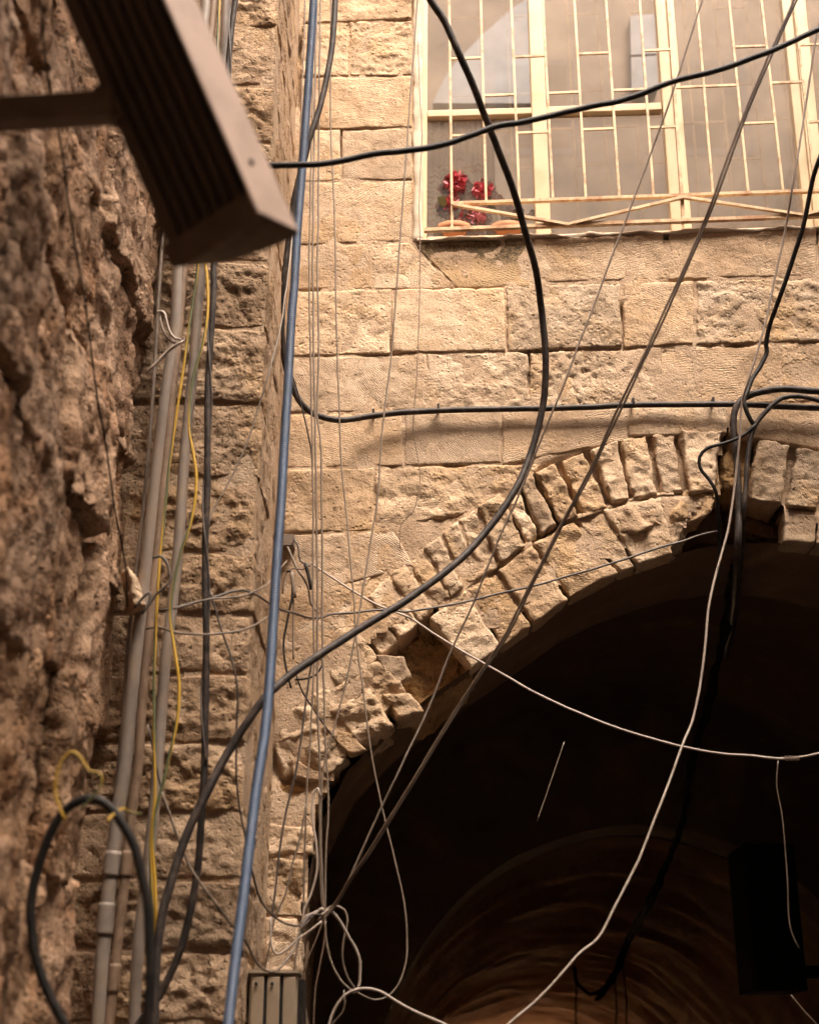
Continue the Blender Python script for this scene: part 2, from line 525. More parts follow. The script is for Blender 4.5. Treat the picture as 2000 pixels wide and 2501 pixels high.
def block(name, front, back, mat, parent, seed, res=0.0095, rough=0.004, rscale=9.0, octv=5, rnd=0.012, warp=0.006, ridge=0.0,
          pitdepth=0.0, proud=0.0, nw=None, margin=0.0, stretch=None):
    """a dressed or broken stone: a six-sided block with uneven edges and real relief"""
    Fr = [np.array(p, float) for p in front]
    Bk = [np.array(p, float) for p in back]
    wu = (np.linalg.norm(Fr[1] - Fr[0]) + np.linalg.norm(Fr[2] - Fr[3])) / 2
    wv = (np.linalg.norm(Fr[3] - Fr[0]) + np.linalg.norm(Fr[2] - Fr[1])) / 2
    ww = np.linalg.norm(Bk[0] - Fr[0])
    nu, nv = max(4, int(wu / res)), max(4, int(wv / res))
    nw = nw or max(2, int(min(ww, 0.25) / (res * 2)))
    idx, pts = {}, []

    def vid(i, j, k):
        key = (i, j, k)
        if key not in idx:
            idx[key] = len(pts)
            pts.append(key)
        return idx[key]
    faces = []
    for j in range(nv):
        for i in range(nu):
            faces.append((vid(i, j, 0), vid(i, j + 1, 0), vid(i + 1, j + 1, 0), vid(i + 1, j, 0)))
    for k in range(nw):
        for i in range(nu):
            faces.append((vid(i, 0, k), vid(i + 1, 0, k), vid(i + 1, 0, k + 1), vid(i, 0, k + 1)))
            faces.append((vid(i, nv, k + 1), vid(i + 1, nv, k + 1), vid(i + 1, nv, k), vid(i, nv, k)))
        for j in range(nv):
            faces.append((vid(0, j, k + 1), vid(0, j + 1, k + 1), vid(0, j + 1, k), vid(0, j, k)))
            faces.append((vid(nu, j, k), vid(nu, j + 1, k), vid(nu, j + 1, k + 1), vid(nu, j, k + 1)))
    A = np.array(pts, float)
    u, v, w = A[:, 0] / nu, A[:, 1] / nv, A[:, 2] / nw

    def bil(q):
        return ((1 - u) * (1 - v))[:, None] * q[0] + (u * (1 - v))[:, None] * q[1] + (u * v)[:, None] * q[2] + ((1 - u) * v)[:, None] * q[3]
    p = bil(Fr) * (1 - w)[:, None] + bil(Bk) * w[:, None]
    fn = np.cross(Fr[1] - Fr[0], Fr[3] - Fr[0])
    fn /= np.linalg.norm(fn)
    if np.dot(fn, Fr[0] - Bk[0]) < 0:
        fn = -fn
    eu = (Fr[1] - Fr[0] + Fr[2] - Fr[3]) / 2
    eu /= np.linalg.norm(eu)
    ev = (Fr[3] - Fr[0] + Fr[2] - Fr[1]) / 2
    ev /= np.linalg.norm(ev)
    on_f = (w == 0)
    nrm = np.zeros_like(p)
    nrm += on_f[:, None] * fn
    nrm -= (u == 0)[:, None] * eu
    nrm += (u == 1)[:, None] * eu
    nrm -= (v == 0)[:, None] * ev
    nrm += (v == 1)[:, None] * ev
    ln = np.linalg.norm(nrm, axis=1)
    nrm /= np.maximum(ln, 1e-6)[:, None]
    du = np.minimum(u, 1 - u) * wu
    dv = np.minimum(v, 1 - v) * wv
    dw = w * ww
    dist3 = np.sort(np.stack([du, dv, dw], 1), axis=1)
    ed = dist3[:, 1]                                # distance to the nearest arris
    sv_ = np.array((seed * 3.17, seed * 1.73, seed * 2.41))
    q = p + sv_
    # uneven outline
    wob = np.stack([fbm(q, 6.0, 3, seed=1), fbm(q, 6.0, 3, seed=2), fbm(q, 6.0, 3, seed=3)], 1)
    disp = wob * warp * 2.0
    rr = rnd * (1.0 + 2.6 * np.clip(fbm(q, 11.0, 4, 0.6, seed=5) + 0.12, -0.35, 1.4))
    rr = np.maximum(rr, 0.002)
    t = np.clip(1 - ed / rr, 0, 1)
    chip = np.clip(fbm(q, 22.0, 3, 0.6, seed=15) - 0.22, 0, 1) * np.clip(1 - ed / 0.03, 0, 1) * 0.022
    disp = disp - nrm * (rr * 0.75 * t * t + chip)[:, None]
    if stretch is not None:
        q = q * np.array(stretch)
    h = fbm(q, rscale, octv + 1, 0.6, seed=9) * rough * 2.2
    if ridge:
        h = h + (ridged(q, rscale * 1.7, 4, 0.6, seed=4) - 0.45) * ridge * 0.6 + terrace(q * np.array((1, 1, 1.7)), rscale * 0.8, 5, seed=6) * ridge * 1.3
    if stretch is not None:
        q2 = p + sv_
        h = fbm(q2 * np.array((1.0, 1.3, 0.34)), 3.0, 4, 0.5, seed=9) * rough * 2.4
        h = h + terrace(q2 * np.array((1.0, 2.0, 0.42)), 3.4, 5, seed=6) * ridge * 2.2
        h = h + (ridged(q2 * np.array((1, 1.5, 0.7)), 19.0, 4, 0.65, seed=4) - 0.4) * 0.0075
    if pitdepth:
        a = fbm(q, 30.0, 3, 0.6, seed=11)
        c = fbm(q, 7.0, 2, 0.5, seed=12)
        h = h - np.clip(a - 0.12, 0, 0.5) * pitdepth * 3 * np.clip(c + 0.6, 0, 1)
    if margin:
        mk = np.clip((np.minimum(du, dv) - margin * 0.6) / (margin * 0.6), 0, 1)
        h = h * (0.15 + 0.85 * mk) + mk * 0.003
    disp = disp + nrm * (h * np.where(w < 1, 1, 0))[:, None]
    p = p + disp + fn * proud
    return mesh_obj(name, p, faces, mat, parent)


def spline(pts, step):
    """Catmull-Rom through pts, resampled at about step metres"""
    p = np.array(pts, float)
    n = len(p)
    if n < 3:
        L = np.linalg.norm(p[1] - p[0])
        k = max(2, int(L / step))
        return np.array([p[0] + (p[1] - p[0]) * i / k for i in range(k + 1)])
    e = np.vstack([2 * p[0] - p[1], p, 2 * p[-1] - p[-2]])
    out_ = []
    for i in range(1, n):
        p0, p1, p2, p3 = e[i - 1], e[i], e[i + 1], e[i + 2]
        d01, d12, d23 = [max(np.linalg.norm(b_ - a_), 1e-5) ** 0.5 for a_, b_ in ((p0, p1), (p1, p2), (p2, p3))]
        k = max(2, int(np.linalg.norm(p2 - p1) / step))
        m1 = (p2 - p1) + d12 * ((p1 - p0) / d01 - (p2 - p0) / (d01 + d12))
        m2 = (p2 - p1) + d12 * ((p3 - p2) / d23 - (p3 - p1) / (d12 + d23))
        for s in range(k):
            t = s / k
            out_.append((2 * t ** 3 - 3 * t ** 2 + 1) * p1 + (t ** 3 - 2 * t ** 2 + t) * m1 + (-2 * t ** 3 + 3 * t ** 2) * p2 + (t ** 3 - t ** 2) * m2)
    out_.append(p[-1])
    return np.array(out_)


def tube_vf(path, rad, sides=10):
    p = np.asarray(path)
    n = len(p)
    rad = np.broadcast_to(np.asarray(rad, float), (n,))
    tan = np.gradient(p, axis=0)
    tan /= np.linalg.norm(tan, axis=1)[:, None]
    up = np.array((0, 1.0, 0)) if abs(tan[0][1]) < 0.9 else np.array((1.0, 0, 0))
    a = np.cross(tan[0], up)
    a /= np.linalg.norm(a)
    V, lens = [], [0.0]
    for i in range(n):
        a = a - tan[i] * np.dot(a, tan[i])
        a /= np.linalg.norm(a)
        b_ = np.cross(tan[i], a)
        for s in range(sides):
            th = 2 * math.pi * s / sides
            V.append(p[i] + (a * math.cos(th) + b_ * math.sin(th)) * rad[i])
        if i:
            lens.append(lens[-1] + np.linalg.norm(p[i] - p[i - 1]))
    Fc, UV = [], []
    for i in range(n - 1):
        for s in range(sides):
            s2 = (s + 1) % sides
            Fc.append((i * sides + s, i * sides + s2, (i + 1) * sides + s2, (i + 1) * sides + s))
            u0, u1 = s / sides, (s + 1) / sides
            UV += [(u0, lens[i] * 10), (u1, lens[i] * 10), (u1, lens[i + 1] * 10), (u0, lens[i + 1] * 10)]
    c0 = len(V)
    V.append(p[0]); V.append(p[-1])
    for s in range(sides):
        s2 = (s + 1) % sides
        Fc.append((c0, s2, s)); UV += [(0, 0)] * 3
        Fc.append((c0 + 1, (n - 1) * sides + s, (n - 1) * sides + s2)); UV += [(0, 0)] * 3
    return V, Fc, UV


CABLE_N = [0]


def pxpath(pts, depth):
    """pts of (px, py) or (px, py, y); depth a number or a list of (py-independent) values spread along the run"""
    out_ = []
    n = len(pts)
    for i, q in enumerate(pts):
        if len(q) == 3:
            y = q[2]
        elif isinstance(depth, (int, float)):
            y = depth
        else:
            t = i / (n - 1) * (len(depth) - 1)
            k = min(int(t), len(depth) - 2)
            y = depth[k] + (depth[k + 1] - depth[k]) * (t - k)
        out_.append(P(q[0], q[1], y))
    return out_


def cable(name, pts, depth, rpx, mat, label, cat='cable', group=None, sides=10, step=0.02, wob=0.0015, parent=None, world=None):
    w3 = world if world is not None else pxpath(pts, depth)
    path = spline(w3, step)
    CABLE_N[0] += 1
    if wob:
        s = CABLE_N[0] * 3.3
        nz = np.stack([fbm(path, 5, 2, seed=s + 1), fbm(path, 5, 2, seed=s + 2), fbm(path, 5, 2, seed=s + 3)], 1)
        path = path + nz * wob * 2
    mid = pts[len(pts) // 2] if pts else None
    if mid is not None:
        ym = mid[2] if len(mid) == 3 else (depth if isinstance(depth, (int, float)) else depth[len(depth) // 2])
        r = rpx * mpp(mid[0], mid[1], ym)
    else:
        r = rpx
    v, f, uv = tube_vf(path, r, sides)
    o = mesh_obj(name, v, f, mat, parent, uvs=uv)
    if parent is None:
        tag(o, label, cat, group)
    o['_r'] = r
    return o, path, r


# ------------------------------------------------------------------ ground and neighbouring buildings
v, f = box_vf((-60, -60, -0.3), (60, 90, 0.0))
tag(mesh_obj('pavement', v, f, 'paving', smooth=False), None, None, kind='structure')

t = thing('stone_house', (4.6, 0, 0), 'tall plain limestone house along the right side of the lane', 'house')
v, f = box_vf((4.6, -3.95, 0), (9, 5.98, 11.5)); mesh_obj('wall', v, f, 'farstone', t, smooth=False)
v, f = box_vf((4.5, -3.95, 11.503), (9.1, 5.98, 11.7)); mesh_obj('roof_edge', v, f, 'farstone', t, smooth=False)
t = thing('stone_house', (0, -4, 0), 'tall limestone house closing the lane behind the camera', 'house')
v, f = box_vf((-6, -12, 0), (8.5, -4, 19.3)); mesh_obj('wall', v, f, 'farstone', t, smooth=False)
v, f = box_vf((-6.1, -12, 19.303), (8.6, -3.9, 19.5)); mesh_obj('roof_edge', v, f, 'farstone', t, smooth=False)
for (x0_, z0_, w_, h_) in ((-3.6, 10.2, 1.1, 1.8), (-1.2, 10.2, 1.1, 1.8), (1.2, 10.2, 1.1, 1.8), (3.6, 10.2, 1.1, 1.8), (6.0, 10.2, 1.1, 1.8), (-3.6, 6.4, 1.1, 1.8), (-1.2, 6.4, 1.1, 1.8), (1.2, 6.4, 1.1, 1.8),
                           (-3.6, 13.4, 1.1, 1.6), (-1.2, 13.4, 1.1, 1.6), (1.2, 13.4, 1.1, 1.6), (3.6, 13.4, 1.1, 1.6), (6.0, 13.4, 1.1, 1.6)):
    v, f = box_vf((x0_, -4.0 + 0.003, z0_), (x0_ + w_, -3.95, z0_ + h_)); wo = mesh_obj('window', v, f, 'lunette', t, smooth=False)
    v, f = box_vf((x0_ + 0.1, -3.945, z0_ + 0.1), (x0_ + w_ - 0.1, -3.94, z0_ + h_ - 0.1)); mesh_obj('shutter', v, f, 'slot', wo, smooth=False)

# ------------------------------------------------------------------ the arched wall
arch_in = [(722, 2700), (727, 2500), (735, 2330), (748, 2180), (775, 2030), (850, 1880), (960, 1770), (1050, 1697), (1148, 1630), (1298, 1527),
           (1410, 1448), (1515, 1395), (1641, 1352), (1720, 1332), (1800, 1322), (1915, 1320), (2000, 1330), (2100, 1352), (2220, 1400), (2340, 1470),
           (2470, 1560), (2600, 1660), (2720, 1770), (2820, 1900), (2890, 2060), (2915, 2250), (2930, 2500), (2935, 2700)]
arch_mid = [(640, 2330), (652, 2180), (670, 2000), (730, 1820), (830, 1700), (930, 1605), (1030, 1520), (1132, 1440), (1209, 1395), (1300, 1324), (1377, 1278),
            (1450, 1250), (1527, 1222), (1609, 1208), (1720, 1200), (1830, 1215), (1910, 1235), (2000, 1250), (2100, 1268), (2240, 1320), (2400, 1410)]
arch_out = [(600, 1900), (690, 1720), (770, 1600), (840, 1520), (905, 1450), (980, 1385), (1040, 1335), (1104, 1285), (1200, 1215), (1280, 1168), (1358, 1125),
            (1430, 1100), (1500, 1078), (1575, 1060), (1660, 1052), (1760, 1052), (1850, 1070), (1940, 1090), (2040, 1110), (2140, 1140), (2280, 1200), (2440, 1290)]

wall = thing('arched_stone_wall', (1.5, D, 0), 'warm limestone wall with a barred window above a broken stone archway', 'wall')
WIN = [(1010, -900), (2600, -900), (2600, 533), (1010, 586)]      # window opening in photo pixels (on the wall plane)
x_win0 = P(1012, 300)[0]
z_sill = P(1300, 578)[2]
z_sill_l, z_sill_r = P(1035, 586)[2], P(2000, 553)[2]
z_head = 8.9
x_win1 = 3.35


def in_poly(x, z, poly):
    r_ = False
    for i in range(len(poly)):
        (x0_, z0_), (x1_, z1_) = poly[i], poly[i - 1]
        if (z0_ > z) != (z1_ > z) and x < (x1_ - x0_) * (z - z0_) / (z1_ - z0_) + x0_:
            r_ = not r_
    return r_


CAV = [[(P(a, b_)[0], P(a, b_)[2]) for a, b_ in q] for q in ([(880, 1580), (1062, 1470), (1180, 1660), (1000, 1800)], [(1764, 1040), (1848, 1060), (1920, 1240), (1920, 1420), (1650, 1420), (1664, 1345), (1646, 1318), (1676, 1290), (1662, 1262), (1704, 1250), (1712, 1226), (1756, 1208)])]


ain = np.array([P(a, b_) for a, b_ in arch_in])


def arch_z(x):
    """height of the intrados above a given x on the wall plane"""
    xs, zs = ain[:, 0], ain[:, 2]
    i = np.argsort(xs)
    return np.interp(x, xs[i], zs[i], left=-1, right=-1)


# mortar bed behind the stones, one sheet with the two openings left out
G = 0.025
xs = np.arange(-0.62, 4.66, G)
zs = np.arange(0.0, 11.01, G)
gx, gz = np.meshgrid(xs, zs)
pp = np.stack([gx.ravel(), np.full(gx.size, D + 0.0035), gz.ravel()], 1)
pp[:, 1] += fbm(pp, 7, 4, seed=3) * 0.012 + np.clip(fbm(pp, 3.5, 3, seed=31) - 0.2, 0, 1) * 0.14
ring_poly = [P(a, b_) for a, b_ in arch_out[4:]] + [P(a, b_) for a, b_ in reversed(arch_mid[6:])]
ins = np.zeros(len(pp), bool)
for i in range(len(ring_poly)):
    q0, q1 = ring_poly[i], ring_poly[i - 1]
    cr = (q0[2] > pp[:, 2]) != (q1[2] > pp[:, 2])
    ins ^= cr & (pp[:, 0] < (q1[0] - q0[0]) * (pp[:, 2] - q0[2]) / (q1[2] - q0[2] + 1e-9) + q0[0])
pp[:, 1] += ins * np.where(pp[:, 0] > P(1250, 1150)[0], 0.035, 0.0)   # the ring joints near the crown are raked out
haunch = [(P(a, b_)[0], P(a, b_)[2]) for a, b_ in ((640, 1450), (930, 1420), (1010, 1480), (900, 1640), (850, 1890), (640, 1930))]
ins2 = np.zeros(len(pp), bool)
for i in range(len(haunch)):
    q0, q1 = haunch[i], haunch[i - 1]
    cr = (q0[1] > pp[:, 2]) != (q1[1] > pp[:, 2])
    ins2 ^= cr & (pp[:, 0] < (q1[0] - q0[0]) * (pp[:, 2] - q0[1]) / (q1[1] - q0[1] + 1e-9) + q0[0])
pp[:, 1] -= ins2 * 0.007                         # smeared mortar over the broken haunch
fc = []
nxg = len(xs)
for j in range(len(zs) - 1):
    for i in range(nxg - 1):
        cx_, cz_ = xs[i] + G / 2, zs[j] + G / 2
        az = arch_z(cx_)
        if az > 0 and cz_ < az + 0.10:
            continue
        if in_poly(cx_, cz_, CAV[0]) or in_poly(cx_, cz_, CAV[1]):
            continue
        if x_win0 + 0.0 < cx_ < x_win1 and z_sill - 0.02 < cz_ < z_head:
            continue
        a = j * nxg + i
        fc.append((a, a + 1, a + nxg + 1, a + nxg))
mesh_obj('mortar_bed', pp, fc, 'mortar', wall)

TH = 0.16
SEED = [1]


def wstone(q, mat='ashlar', rough=0.0035, proud=0.0, thick=TH, name='stone', parent=None, plane=D, **kw):
    """q: four photo corners TL, TR, BR, BL on the wall plane"""
    SEED[0] += 1
    fr = [P(a, b_, plane) for a, b_ in q]
    bk = [p + np.array((0, thick, 0)) for p in fr]
    kw.setdefault('rnd', 0.0028)
    kw.setdefault('warp', 0.004)
    proud += 0.0035 * math.sin(SEED[0] * 12.9898)
    if name == 'stone':
        rough *= 0.75
        if 'ridge' in kw:
            kw['ridge'] *= 0.5
    elif 'ridge' in kw:
        kw['ridge'] *= 0.75
    return block(name, fr, bk, mat, parent or wall, SEED[0], rough=rough, proud=proud, **kw)


S, R_ = 'ashlar', 'ashlar_rough'
rgh = dict(rough=0.009, ridge=0.012, rscale=8)
vr = dict(rough=0.011, ridge=0.014, rscale=13)
flat = dict(rough=0.003)
courses = [
    # left of the window
    ([(742, -260), (1006, -262), (1006, -112), (742, -110)], S, flat),
    ([(742, -108), (1006, -110), (1006, 46), (742, 57)], R_, rgh),
    ([(738, 60), (850, 57), (850, 186), (736, 188)], R_, rgh),
    ([(854, 55), (1006, 49), (1006, 184), (854, 186)], R_, dict(rough=0.010, ridge=0.010, pitdepth=0.02)),
    ([(736, 191), (1005, 187), (1005, 311), (731, 316)], S, dict(rough=0.006)),
    ([(731, 319), (832, 317), (832, 440), (726, 444)], S, flat),
    ([(836, 316), (1005, 314), (1005, 437), (836, 440)], S, dict(rough=0.005)),
    ([(726, 447), (1005, 440), (1005, 588), (719, 597)], S, flat),
    # course under the sill
    ([(719, 601), (911, 594), (909, 704), (714, 708)], S, dict(rough=0.004)),
    ([(915, 594), (999, 592), (1113, 702), (911, 706)], S, flat),
    ([(1003, 591), (1298, 579), (1301, 698), (1117, 702)], 'ashlar_stain', flat),
    ([(1302, 582), (1619, 570), (1622, 681), (1305, 690)], S, dict(rough=0.005)),
    ([(1634, 569), (1992, 556), (1994, 672), (1632, 682)], S, dict(rough=0.006)),
    ([(1997, 556), (2300, 548), (2300, 664), (1998, 672)], S, flat),
    ([(2304, 548), (2600, 538), (2600, 655), (2304, 664)], S, flat),
    # second course
    ([(714, 712), (955, 707), (953, 864), (708, 868)], R_, dict(rough=0.007, ridge=0.008)),
    ([(959, 707), (1230, 703), (1232, 857), (957, 862)], S, dict(rough=0.005)),
    ([(1236, 700), (1514, 692), (1517, 846), (1237, 858)], R_, dict(rough=0.008, ridge=0.006, pitdepth=0.012)),
    ([(1521, 690), (1691, 687), (1693, 840), (1523, 850)], S, dict(rough=0.006)),
    ([(1702, 688), (2016, 678), (2018, 832), (1700, 843)], R_, vr),
    ([(2020, 678), (2330, 668), (2330, 825), (2022, 832)], S, flat),
    # third course
    ([(708, 872), (1040, 866), (1040, 1003), (702, 1008)], S, dict(rough=0.006, pitdepth=0.008)),
    ([(1044, 865), (1290, 861), (1290, 998), (1044, 1003)], R_, dict(rough=0.012, ridge=0.012)),
    ([(1294, 860), (1607, 851), (1609, 990), (1294, 996)], R_, dict(rough=0.008, pitdepth=0.02)),
    ([(1612, 850), (1898, 842), (1904, 984), (1613, 988)], S, dict(rough=0.004)),
    ([(1903, 840), (2080, 836), (2080, 978), (1908, 983)], R_, rgh),
    ([(2084, 836), (2360, 828), (2360, 970), (2084, 978)], S, flat),
    # fourth course, behind the black cable
    ([(702, 1012), (982, 1008), (984, 1138), (696, 1143)], S, dict(rough=0.004)),
    ([(986, 1008), (1220, 1004), (1222, 1130), (988, 1137)], S, flat),
    ([(1225, 1003), (1530, 996), (1534, 1075), (1227, 1136)], S, flat),
    ([(1534, 995), (1775, 991), (1775, 1058), (1537, 1066)], S, dict(rough=0.005)),
    ([(1779, 991), (2010, 988), (2010, 1100), (1779, 1060)], S, flat),
    ([(2014, 988), (2300, 980), (2300, 1180), (2014, 1110)], S, flat),
    # fifth course
    ([(696, 1147), (913, 1142), (912, 1296), (690, 1302)], R_, dict(rough=0.006, ridge=0.006)),
    ([(917, 1142), (1320, 1134), (1250, 1230), (916, 1296)], R_, dict(rough=0.011, ridge=0.012, rscale=10)),
    # haunch beside the arch
    ([(690, 1306), (965, 1298), (1010, 1380), (688, 1470)], S, dict(rough=0.007)),
    ([(686, 1474), (905, 1408), (860, 1530), (682, 1610)], R_, rgh),
    ([(682, 1614), (790, 1560), (760, 1660), (676, 1730)], R_, rgh),
]
for q, mt, kw in courses:
    wstone(q, mt, **kw)
# plaster reveal strip and mortar smears along the sill
v, f = hexa_vf([P(1008, -400, D - 0.004), P(1032, -400, D - 0.004), P(1033, 586, D - 0.004), P(1008, 590, D - 0.004)],
               [P(1008, -400, D - 0.004) + (0, .14, 0), P(1032, -400, D - 0.004) + (0, .14, 0), P(1033, 586, D - 0.004) + (0, .14, 0), P(1008, 590, D - 0.004) + (0, .14, 0)])
block('plaster_reveal', v[:4], v[4:], 'plaster', wall, 501, res=0.02, rough=0.004, rnd=0.006, warp=0.004)
block('plaster_sill', [P(1012, 580, D - 0.006), P(2700, 524, D - 0.006), P(2700, 534, D - 0.006), P(1012, 591, D - 0.006)],
      [P(1012, 580, D - 0.006) + (0, .16, 0), P(2700, 524, D - 0.006) + (0, .16, 0), P(2700, 534, D - 0.006) + (0, .16, 0), P(1012, 591, D - 0.006) + (0, .16, 0)],
      'plaster', wall, 502, res=0.012, rough=0.006, rnd=0.006, warp=0.009)


# arch rings: voussoirs between two traced curves, each with its own depth
def curve_px(c, n=400):
    a = np.array(c, float)
    s = spline(np.c_[a, np.zeros(len(a))], 4.0)[:, :2]
    return s


C_in, C_mid, C_out = curve_px(arch_in), curve_px(arch_mid), curve_px(arch_out)


def near(c, q):
    i = np.argmin(np.sum((c - np.array(q)) ** 2, axis=1))
    return c[i]


def seg(a, b_, gap):
    """shrink an edge a-b by gap px at both ends"""
    a, b_ = np.array(a, float), np.array(b_, float)
    d = (b_ - a) / max(np.linalg.norm(b_ - a), 1e-6)
    return a + d * gap, b_ - d * gap


# outer ring: (extrados point, ring-line point) of each joint, photo pixels, from left to right
j_out = [((760, 1612), (838, 1690)), ((805, 1560), (884, 1648)), ((850, 1508), (930, 1606)), ((895, 1460), (975, 1566)), ((950, 1403), (1022, 1522)),
         ((990, 1374), (1064, 1486)), ((1032, 1340), (1100, 1460)), ((1076, 1306), (1136, 1436)), ((1118, 1276), (1180, 1412)), ((1162, 1244), (1222, 1382)),
         ((1222, 1202), (1284, 1334)), ((1262, 1178), (1320, 1310)), ((1300, 1156), (1366, 1282)), ((1360, 1126), (1420, 1262)), ((1434, 1101), (1490, 1236)),
         ((1506, 1077), (1543, 1218)), ((1585, 1060), (1609, 1206)), ((1652, 1053), (1676, 1202)), ((1766, 1053), (1752, 1200)),
         ((1842, 1070), (1828, 1216)), ((1936, 1090), (1912, 1236)), ((2030, 1108), (1998, 1250)), ((2120, 1134), (2080, 1264)), ((2210, 1170), (2170, 1292))]
wide = {7: 3, 8: 4, 9: 4, 10: 5, 11: 4, 12: 5, 13: 9, 14: 9, 15: 6, 16: 10, 17: 9, 18: 8, 19: 8, 20: 11, 21: 9}
for k in range(len(j_out) - 1):
    if k == 17 or k == 18:
        pass
    (a0, b0), (a1, b1) = j_out[k], j_out[k + 1]
    g0, g1 = wide.get(k, 2.5), wide.get(k + 1, 2.5)
    if k == 18:                                   # gap where the pipes pass
        continue
    TL, TR = seg(a0, a1, 0)
    TL = TL + (TR - TL) / np.linalg.norm(TR - TL) * g0 * 0.8
    TR = np.array(a1, float) - (np.array(a1, float) - np.array(a0)) / np.linalg.norm(np.array(a1) - np.array(a0)) * g1 * 0.8
    dB = (np.array(b1, float) - np.array(b0)) / np.linalg.norm(np.array(b1) - np.array(b0))
    BL, BR = np.array(b0) + dB * g0 * 0.7, np.array(b1) - dB * g1 * 0.7
    wstone([TL, TR, BR, BL], 'voussoir', rough=0.009, ridge=0.012, rscale=11, proud=(0.010 + 0.010 * math.sin(k * 2.3)) * (0.35 if k < 9 else 1.0), thick=0.34, name='voussoir',
           rnd=0.006, warp=0.008)

# inner ring: (ring-line point, intrados point)
j_in = [((1046, 1512), (1150, 1634)), ((1138, 1440), (1224, 1578)), ((1212, 1396), (1300, 1528)), ((1300, 1328), (1388, 1462)), ((1402, 1270), (1512, 1396)),
        ((1470, 1246), (1556, 1380)), ((1612, 1214), (1648, 1350))]
j_in_r = [((1914, 1243), (1912, 1322)), ((2000, 1256), (1990, 1328)), ((2100, 1276), (2080, 1347)), ((2240, 1328), (2200, 1392)), ((2400, 1418), (2350, 1476))]
for grp in (j_in, j_in_r):
    for k in range(len(grp) - 1):
        (a0, b0), (a1, b1) = grp[k], grp[k + 1]
        TL, TR = seg(a0, a1, 3)
        BL, BR = seg(b0, b1, 3)
        wstone([TL, TR, BR, BL], 'voussoir', rough=0.006, ridge=0.010, rscale=9, proud=0.006 * math.sin(k * 4.1), thick=0.13, name='voussoir', rnd=0.005, warp=0.006, nw=6)
# springing of the inner ring under the pipes: set back where the stones have fallen
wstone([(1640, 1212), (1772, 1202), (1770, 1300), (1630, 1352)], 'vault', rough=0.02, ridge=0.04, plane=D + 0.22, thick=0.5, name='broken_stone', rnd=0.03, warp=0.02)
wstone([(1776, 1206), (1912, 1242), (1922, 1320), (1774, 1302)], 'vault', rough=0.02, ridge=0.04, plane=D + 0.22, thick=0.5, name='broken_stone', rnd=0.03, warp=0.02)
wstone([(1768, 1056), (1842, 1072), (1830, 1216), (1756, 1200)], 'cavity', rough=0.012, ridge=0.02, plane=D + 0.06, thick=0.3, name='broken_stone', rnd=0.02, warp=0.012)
wstone([(1628, 1204), (1764, 1198), (1722, 1266), (1640, 1286)], 'voussoir', rough=0.016, ridge=0.02, proud=-0.004, thick=0.16, name='broken_stone', rnd=0.02, warp=0.03, rscale=9)
wstone([(1630, 1280), (1694, 1262), (1676, 1322), (1640, 1352)], 'voussoir', rough=0.016, ridge=0.02, proud=-0.006, thick=0.2, name='broken_stone', rnd=0.02, warp=0.03, rscale=9)
# mortar fillet between the two rings
for a0, a1, w0 in (((1135, 1436), (1300, 1322), 12), ((1380, 1276), (1530, 1222), 10), ((1530, 1222), (1648, 1206), 9)):
    a0, a1 = np.array(a0, float), np.array(a1, float)
    d_ = (a1 - a0) / np.linalg.norm(a1 - a0)
    nn = np.array((-d_[1], d_[0]))
    wstone([a0 - nn * w0, a1 - nn * w0, a1 + nn * w0, a0 + nn * w0], 'mortar', rough=0.006, proud=-0.002, thick=0.1, name='mortar_fillet', rnd=0.012, warp=0.012)
# round patch of old plaster on the inner ring
a = [(1482, 1244), (1600, 1228), (1640, 1290), (1512, 1312)]
wstone(a, 'mortar', rough=0.006, proud=0.010, thick=0.03, name='plaster_patch', rnd=0.02, warp=0.03)

